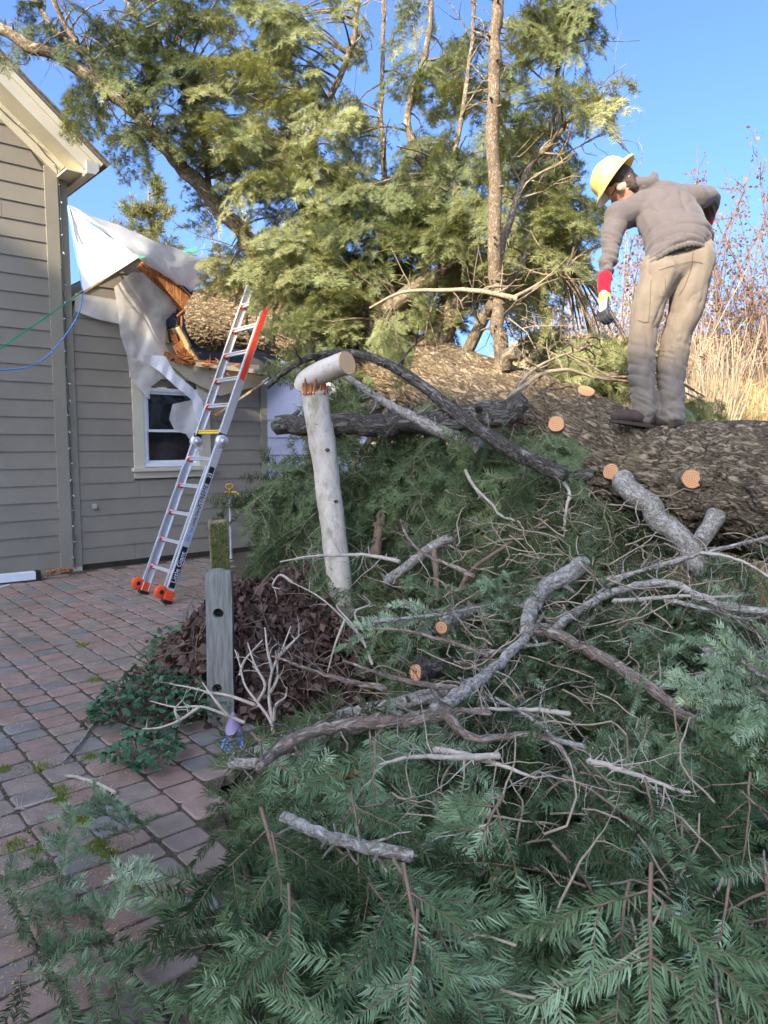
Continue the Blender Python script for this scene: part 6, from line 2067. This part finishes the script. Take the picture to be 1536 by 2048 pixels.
    def on_cloth(x, y):
        r = ray(x, y)
        t = pv @ r / (r @ r) - (CAM @ r) / (r @ r)
        off = np.linalg.norm(pv - CAM - t[:, None] * r, axis=1)
        near = np.where(off < .012)[0]
        if not len(near): return None
        return CAM + r * (t[near].min() - .002)
    seam_m = plain('seam_thread', (.12, .09, .06), .9)
    for line in (((1386, 500), (1385, 520), (1380, 545), (1368, 575), (1352, 600)), ((1318, 540), (1350, 530), (1386, 522), (1415, 528)), ((1302, 560), (1300, 610), (1296, 660)), ((1330, 555), (1332, 590), (1312, 596)), ((1275, 640), (1290, 645), (1302, 642))):
        pts = [on_cloth(x, y) for x, y in [tuple(np.array(a) + (np.array(b) - np.array(a)) * f) for a, b in zip(line, line[1:]) for f in (0, .33, .66)]]
        pts = [p for p in pts if p is not None]
        if len(pts) > 3: MB().tube(pts, .0014, 4).build('seam', seam_m, pants)
    # cuffs, gloves
    cu = chain([q(1210, 554, .10), q(1208, 572, .09), q(1209, 583, .084)], [.044, .040, .038], None, 14)
    blob('cuff', cu, .007, 3, redm, root)
    blob('cuff', chain([q(1417, 430, .51), q(1413, 446, .57)], [.046, .042], None, 8), .007, 3, redm, root)
    blob('glove_band', chain([q(1209, 592, .078), q(1209, 600, .074)], [.036, .035], None, 6), .006, 2, lime, root)
    def hand(wr, d, palm_n, name, flip=1):
        x = unit(d)
        n = unit(palm_n - x * np.dot(palm_n, x))
        s = np.cross(x, n) * flip
        b = [(wr + x * t, .030, np.column_stack([x, n * .62, s * 1.25])) for t in np.linspace(.0, .075, 7)]
        for k, (o, l) in enumerate(((-.030, .062), (-.010, .070), (.011, .066), (.030, .052))):
            p = wr + x * .085 + s * o
            p1 = p + x * l * .5 + n * .010
            p2 = p1 + x * l * .22 + n * l * .42
            p3 = p2 - x * l * .12 + n * l * .30
            b += chain([p, p1, p2, p3], [.0115, .011, .010, .0085], None, 14)
        t0 = wr + x * .025 - s * .030
        b += chain([t0, t0 + x * .035 - s * .026 + n * .008, t0 + x * .062 - s * .024 + n * .024], [.014, .0125, .0095], None, 12)
        g = blob(name, b, .0052, 2, glove, root)
        kn = [(wr + x * t - n * .008, .029, np.column_stack([x, n * .6, s * 1.2])) for t in np.linspace(.0, .06, 6)]
        blob('glove_back', kn, .006, 2, glove_b, root)
    hand(q(1209, 600, .072), q(1206, 640, .03) - q(1209, 600, .072), np.array([.75, .35, 0]), 'glove', 1)
    hand(wrR + np.array([0, .03, -.05]), np.array([-.5, .5, -.5]), np.array([0, .4, -.6]), 'glove', -1)
    # boots
    for k, (ank, toe) in enumerate(((ankL, q(1243, 826, -.03)), (ankR, q(1322, 850, .02)))):
        heel = ank + np.array([.02, .0, -.075])
        toe = toe + np.array([0, 0, -.005])
        d = unit((toe - heel) * np.array([1, 1, .35]))
        b = chain([heel + (0, 0, .04), heel + d * .10 + (0, 0, .035), heel + d * .20 + (0, 0, .022)], [.050, .050, .046], np.diag([1, 1, .85]), 12) + chain([ank + (0, 0, .02), heel + (0, 0, .04)], [.054, .050], None, 6)
        bo = blob('boot', b, .008, 4, boot, root, lambda c: .002 * fbm(c * 40, 6, 2))
        s = np.cross(d, (0, 0, 1))
        out_ = []
        for a in np.linspace(0, 2 * math.pi, 28, endpoint=False):
            r = .052 + .004 * math.cos(2 * a)
            out_.append(heel + d * (.10 + .155 * math.cos(a) * (1 if math.cos(a) > 0 else .95)) + s * (r * math.sin(a)) + np.array([0, 0, -.012]))
        MB().prism([o_ + np.array([0, 0, .012]) for o_ in out_], (0, 0, -.020)).build('sole', sole, bo)
        lc = MB()
        for t in (.07, .09, .11):
            lc.tube([heel + d * t + s * w + np.array([0, 0, .085 - abs(w) * .3 - (t - .07) * .5]) for w in (-.03, 0, .03)], .004, 5)
        lc.build('laces', plain('boot_lace', (.22, .20, .17), .8), bo)
    # hard hat: full brim, ribbed dome
    hc = headc + up_h * .055
    ax = unit((-.76, .24, .60))
    prof = [(.172, -.012), (.176, -.004), (.172, .003), (.150, .012), (.128, .022), (.124, .035), (.122, .060), (.112, .092), (.090, .118), (.058, .134), (.025, .141), (0, .142)]
    inner = [(0, .134), (.055, .127), (.086, .112), (.107, .088), (.117, .058), (.119, .03), (.125, .015), (.150, .004), (.172, -.012)]
    hat = MB().lathe(hc, ax, prof + inner, 44).build('hard_hat', hatm, root)
    fr = unit(fwd - ax * np.dot(fwd, ax))
    for o in (-.028, 0, .028):
        sdx = np.cross(fr, ax)
        pts = [hc + ax * (.142 * math.cos(t) - abs(o) * .25 + .001) + fr * (.118 * math.sin(t)) + sdx * o for t in np.linspace(-1.05, 1.05, 13)]
        MB().tube(pts, [.004, .009, .010, .009, .004], 8).build('rib', hatm, hat)
    return root
man = make_man()

# ------------------------------------------------------------------ beyond the trunk: bank, shrubs, shed, far trees
def make_grass():
    rg = np.random.default_rng(17)
    n = 42000
    y = 5.6 + 16 * rg.random(n) ** 1.5
    x = rg.uniform(-.2, 1, n) * (y * .75) + .3
    z = ground_h(x, y)
    h = rg.uniform(.08, .30, n) * np.where(vnoise(np.column_stack([x * .6, y * .6, 0 * x]), 5) > 0, 1.2, .7)
    w = .004 + .0012 * y / 3
    dx, dy = rg.normal(0, .35, n) * h, rg.normal(0, .35, n) * h
    p = np.column_stack([x, y, z - .02])
    a = rg.uniform(0, 6.28, n)
    s = np.column_stack([np.cos(a) * w, np.sin(a) * w, 0 * a])
    m = p + np.column_stack([dx * .4, dy * .4, h * .6])
    t = p + np.column_stack([dx, dy, h])
    V = np.stack([p - s, p + s, m + s * .7, m - s * .7, t], 1).reshape(-1, 3)
    b = (np.arange(n) * 5)[:, None]
    F = np.concatenate([b + np.array([0, 1, 2]), b + np.array([0, 2, 3]), b + np.array([3, 2, 4])])
    o = link('dry_grass', mesh_np('dry_grass', V, F, np.repeat(np.clip(rg.normal(.5, .25, n), 0, 1), 5)), M['grass'])
    tag(o, 'tall dry golden grass covering the bank behind the trunk', 'grass', kind='stuff')
make_grass()
def leaf_cloud(pts, rg, size, per, spread):
    V, F, T = [], [], []
    pts = np.asarray(pts)
    n = len(pts) * per
    p = np.repeat(pts, per, 0) + rg.normal(0, spread, (n, 3))
    d = rg.normal(0, 1, (n, 3)); d /= np.linalg.norm(d, axis=1)[:, None]
    e = np.cross(d, rg.normal(0, 1, (n, 3))); e /= np.linalg.norm(e, axis=1)[:, None]
    l = size * rg.uniform(.6, 1.3, n)[:, None]
    V = np.stack([p, p + d * l * .5 + e * l * .35, p + d * l, p + d * l * .5 - e * l * .35], 1).reshape(-1, 3)
    b = (np.arange(n) * 4)[:, None]
    F = np.concatenate([b + np.array([0, 1, 2]), b + np.array([0, 2, 3])])
    return V, F, np.repeat(np.clip(rg.normal(.5, .28, n), 0, 1), 4)
def shrub(name, label, base, stems, height, spread, rg, r, mat, leafmat=None, leaf=.05, per=2, lspread=.05, sub=8, subl=.5, cat='shrub', group=None, upness=1.0, ring=.15, leaf_from=.25):
    root = empty(name, base, label, cat, group)
    mb = MB()
    tips = []
    for k in range(stems):
        a = rg.uniform(0, 6.28)
        p = np.asarray(base) + np.array([math.cos(a), math.sin(a), 0]) * rg.uniform(0, ring) + np.array([0, 0, -.05])
        h = height * rg.uniform(.65, 1.05)
        d = unit(np.array([math.cos(a) * spread * rg.random(), math.sin(a) * spread * rg.random(), upness]))
        pts = [p]
        for i in range(9):
            d = unit(d + rg.normal(0, .07, 3) + np.array([0, 0, .02]))
            pts.append(pts[-1] + d * h / 9)
        pts = np.array(pts)
        mb.tube(pts, [r, r * .6, r * .25], 5, caps=False)
        for s in range(sub):
            t = rg.uniform(leaf_from, .97) * 9
            i = int(t)
            q = pts[i] + (pts[i + 1] - pts[i]) * (t - i)
            dd = unit(unit(pts[i + 1] - pts[i]) * .9 + rg.normal(0, .5, 3))
            tw = [q]
            for j in range(5):
                dd = unit(dd + rg.normal(0, .16, 3) + np.array([0, 0, .05]))
                tw.append(tw[-1] + dd * subl * (1.1 - t / 12) * rg.uniform(.6, 1.2) / 5)
            mb.tube(tw, [r * .35, r * .15], 3, caps=False)
            tips += tw[1:]
    mb.build('stems', mat, root)
    if leafmat:
        V, F, T = leaf_cloud(tips, rg, leaf, per, lspread)
        link('leaves', mesh_np('leaves', V, F, T), leafmat, root)
    return root
def on_ground(px, py, d):
    p = P(px, py, d)
    p[2] = float(ground_h(np.array(p[0]), np.array(p[1])))
    return p
def make_shrubs():
    rg = np.random.default_rng(29)
    tan, brn = M['tan_stem'], plain('brown_twig', (.20, .135, .10), .9, .1)
    shrub('tan_bush', 'bush of upright tan canes behind the person', on_ground(1425, 800, 8.6), 46, 1.45, .5, rg, .011, tan, None, sub=5, subl=.5, ring=.22)
    for px, d, h, lb in ((1400, 11.5, 3.3, 'russet-leaved young tree just right of the person'), (1470, 12.0, 3.9, 'tallest russet-leaved young tree behind the tan bush'), (1540, 11.0, 3.0, 'russet-leaved young tree at the right edge'), (1270, 12.5, 2.6, 'russet-leaved young tree seen between arm and legs of the person'), (1585, 12.5, 4.1, 'russet-leaved young tree beyond the right edge')):
        shrub('russet_tree', lb, on_ground(px, 700, d), 6, h, .28, rg, .022, brn, M['leaf_russet'], .065, 1, .06, 16, .75, 'tree', 'russet-leaved young trees on the bank', 1.0, .25, .25)
    for px, d, h, lb in ((1130, 9.5, 1.9, 'dry brown brush behind the sawn stubs'), (1215, 9.0, 2.0, 'dry brown brush left of the person'), (1255, 10.0, 2.5, 'taller dry brush right behind the hanging hand'), (1460, 13.0, 1.9, 'dense dry brush behind the tan canes'), (1530, 14.0, 1.7, 'dense dry brush at the right edge of the bank'), (1060, 10.5, 1.7, 'dry brush behind the upright limb'), (1090, 14.0, 2.6, 'far dry brush in the gap right of the upright limb'), (1160, 14.5, 2.9, 'far dry brush behind the bare dead branch'), (1225, 13.5, 2.6, 'far dry brush left of the hanging glove'), (1300, 15.0, 2.8, 'far dry brush seen between the legs of the person')):
        shrub('dry_brush', lb, on_ground(px, 760, d), 34, h, .9, rg, .010, brn if px > 1400 else tan, M['leaf_russet'], .05, 1, .05, 8, .55, 'shrub', 'dry brush on the bank', 1.0, .5 if d < 12 else .9)
    # twiggy weeds near the trunk on the right
    shrub('bare_weed', 'thin bare weed standing behind the trunk at right', on_ground(1455, 850, 5.6), 5, .55, .9, rg, .006, brn, None, sub=4, subl=.25, ring=.05)
make_shrubs()
def conifer(name, label, base, h, rg, rad, mat, group=None, n=11):
    root = empty(name, base, label, 'tree', group)
    base = np.asarray(base)
    MB().tube([base, base + (0, 0, h * .5), base + (0, 0, h)], [h * .018, h * .011, .02], 8).build('trunk', M['limb'], root)
    V, F, T, c = [], [], [], 0
    lim = MB()
    for k in range(int(h * n)):
        t = rg.uniform(.18, 1)
        a = rg.uniform(0, 6.28)
        l = rad * (1.05 - t) ** .7 * rg.uniform(.6, 1.1) + .25
        p0 = base + np.array([0, 0, h * t])
        d = np.array([math.cos(a), math.sin(a), .15])
        p1 = p0 + d * l * .6
        p2 = p0 + d * l + np.array([0, 0, .1 * l])
        lim.tube([p0, p1, p2], [.03, .018, .008], 4, caps=False)
        m = 7
        for j in range(m):
            q = p0 + (p2 - p0) * rg.uniform(.35, 1.05) + rg.normal(0, .12 * l, 3)
            nn = 46
            dd = rg.normal(0, 1, (nn, 3)) + np.array([0, 0, .4]) + d * .4
            dd /= np.linalg.norm(dd, axis=1)[:, None]
            ss = np.cross(dd, rg.normal(0, 1, (nn, 3)))
            ss /= np.linalg.norm(ss, axis=1)[:, None]
            L = .22 * rg.uniform(.6, 1.2, nn)[:, None]
            vv = np.stack([q - ss * .012 + rg.normal(0, .06, (nn, 3)), q + ss * .012, q + dd * L], 1)
            vv[:, 1] = vv[:, 0] + ss * .024
            vv[:, 2] = vv[:, 0] + dd * L
            V.append(vv.reshape(-1, 3)); F.append(np.arange(nn * 3).reshape(-1, 3) + c); T.append(np.full(nn * 3, np.clip(rg.normal(.5, .25), 0, 1)))
            c += nn * 3
    lim.build('branches', M['limb'], root)
    link('crown', mesh_np('crown', np.vstack(V), np.vstack(F), np.concatenate(T)), mat, root)
    return root
def far_ground(px, d):
    p = P(px, 880, d)
    p[2] = float(ground_h(np.array(p[0]), np.array(p[1])))
    return p
def make_far():
    rg = np.random.default_rng(61)
    for px, d, top, rad, lb in ((312, 24, 372, 1.9, 'yellow-green pine rising behind the white tarp'), (250, 30, 470, 2.0, 'small distant pine left of the larger pine'), (1545, 46, 600, 3.5, 'dark distant conifer at the right edge of the hill'), (1480, 60, 640, 4.0, 'far conifer low behind the russet trees')):
        b = far_ground(px, d)
        conifer('pine_tree', lb, b, P(px, top, d)[2] - b[2], rg, rad, M['needle_pine'] if px < 600 else M['needle_dark'], None, 9 if d < 40 else 5)
    grey_t = plain('bare_far_twigs', (.34, .26, .24), .95, .05)
    for px, d, top, lb in ((400, 22, 440, 'bare twiggy tree left behind the big slanting limb'), (455, 20, 470, 'bare twiggy tree seen under the big slanting limb'), (560, 21, 330, 'tall bare twiggy tree behind the middle of the crown'), (680, 23, 340, 'bare twiggy tree deep behind the crown')):
        b = far_ground(px, d)
        shrub('bare_tree', lb, b, 12, P(px, top, d)[2] - b[2], .45, rg, .035, grey_t, None, sub=20, subl=1.8, ring=.5, cat='tree', leaf_from=.3)
    # pale shed beyond the gap
    s = empty('pale_shed', far_ground(620, 13.5), 'pale lavender shed with white gable trim seen past the house corner', 'shed')
    lav = plain('lavender_wall', (.52, .52, .60), .8, .2, var=.04)
    x0, x1 = P(470, 800, 13.5)[0], P(735, 800, 13.5)[0]
    zt, zp = P(700, 835, 13.5)[2], P(620, 690, 13.5)[2]
    xm = P(610, 700, 13.5)[0]
    ze = P(735, 838, 13.5)[2]
    MB().prism([(x0, 13.5, -.1), (x1, 13.5, -.1), (x1, 13.5, ze), (xm, 13.5, zp), (x0, 13.5, ze)], (0, 3.5, 0)).build('wall', lav, s)
    wt = M['white']
    MB().bar((xm, 13.35, zp + .05), (x1 + .25, 13.35, ze - .12), .3, .16, (0, 0, 1)).build('rake_trim', wt, s)
    MB().bar((xm, 13.35, zp + .05), (x0 - .25, 13.35, ze - .12), .3, .16, (0, 0, 1)).build('rake_trim', wt, s)
    for sx, xe in ((1, x1 + .3), (-1, x0 - .3)):
        MB().prism([(xm, 13.2, zp + .15), (xe, 13.2, ze - .05), (xe, 13.2, ze + .02), (xm, 13.2, zp + .24)], (0, 4, 0)).build('roof', M['shingle'], s)
    for k in range(9):
        z = .3 + k * .32
        if z < ze:
            MB().box(((x0 + x1) / 2, 13.49, z), (1, 0, 0), (0, 1, 0), (0, 0, 1), x1 - x0 - .02, .014, .012).build('seam', lav, s)
make_far()
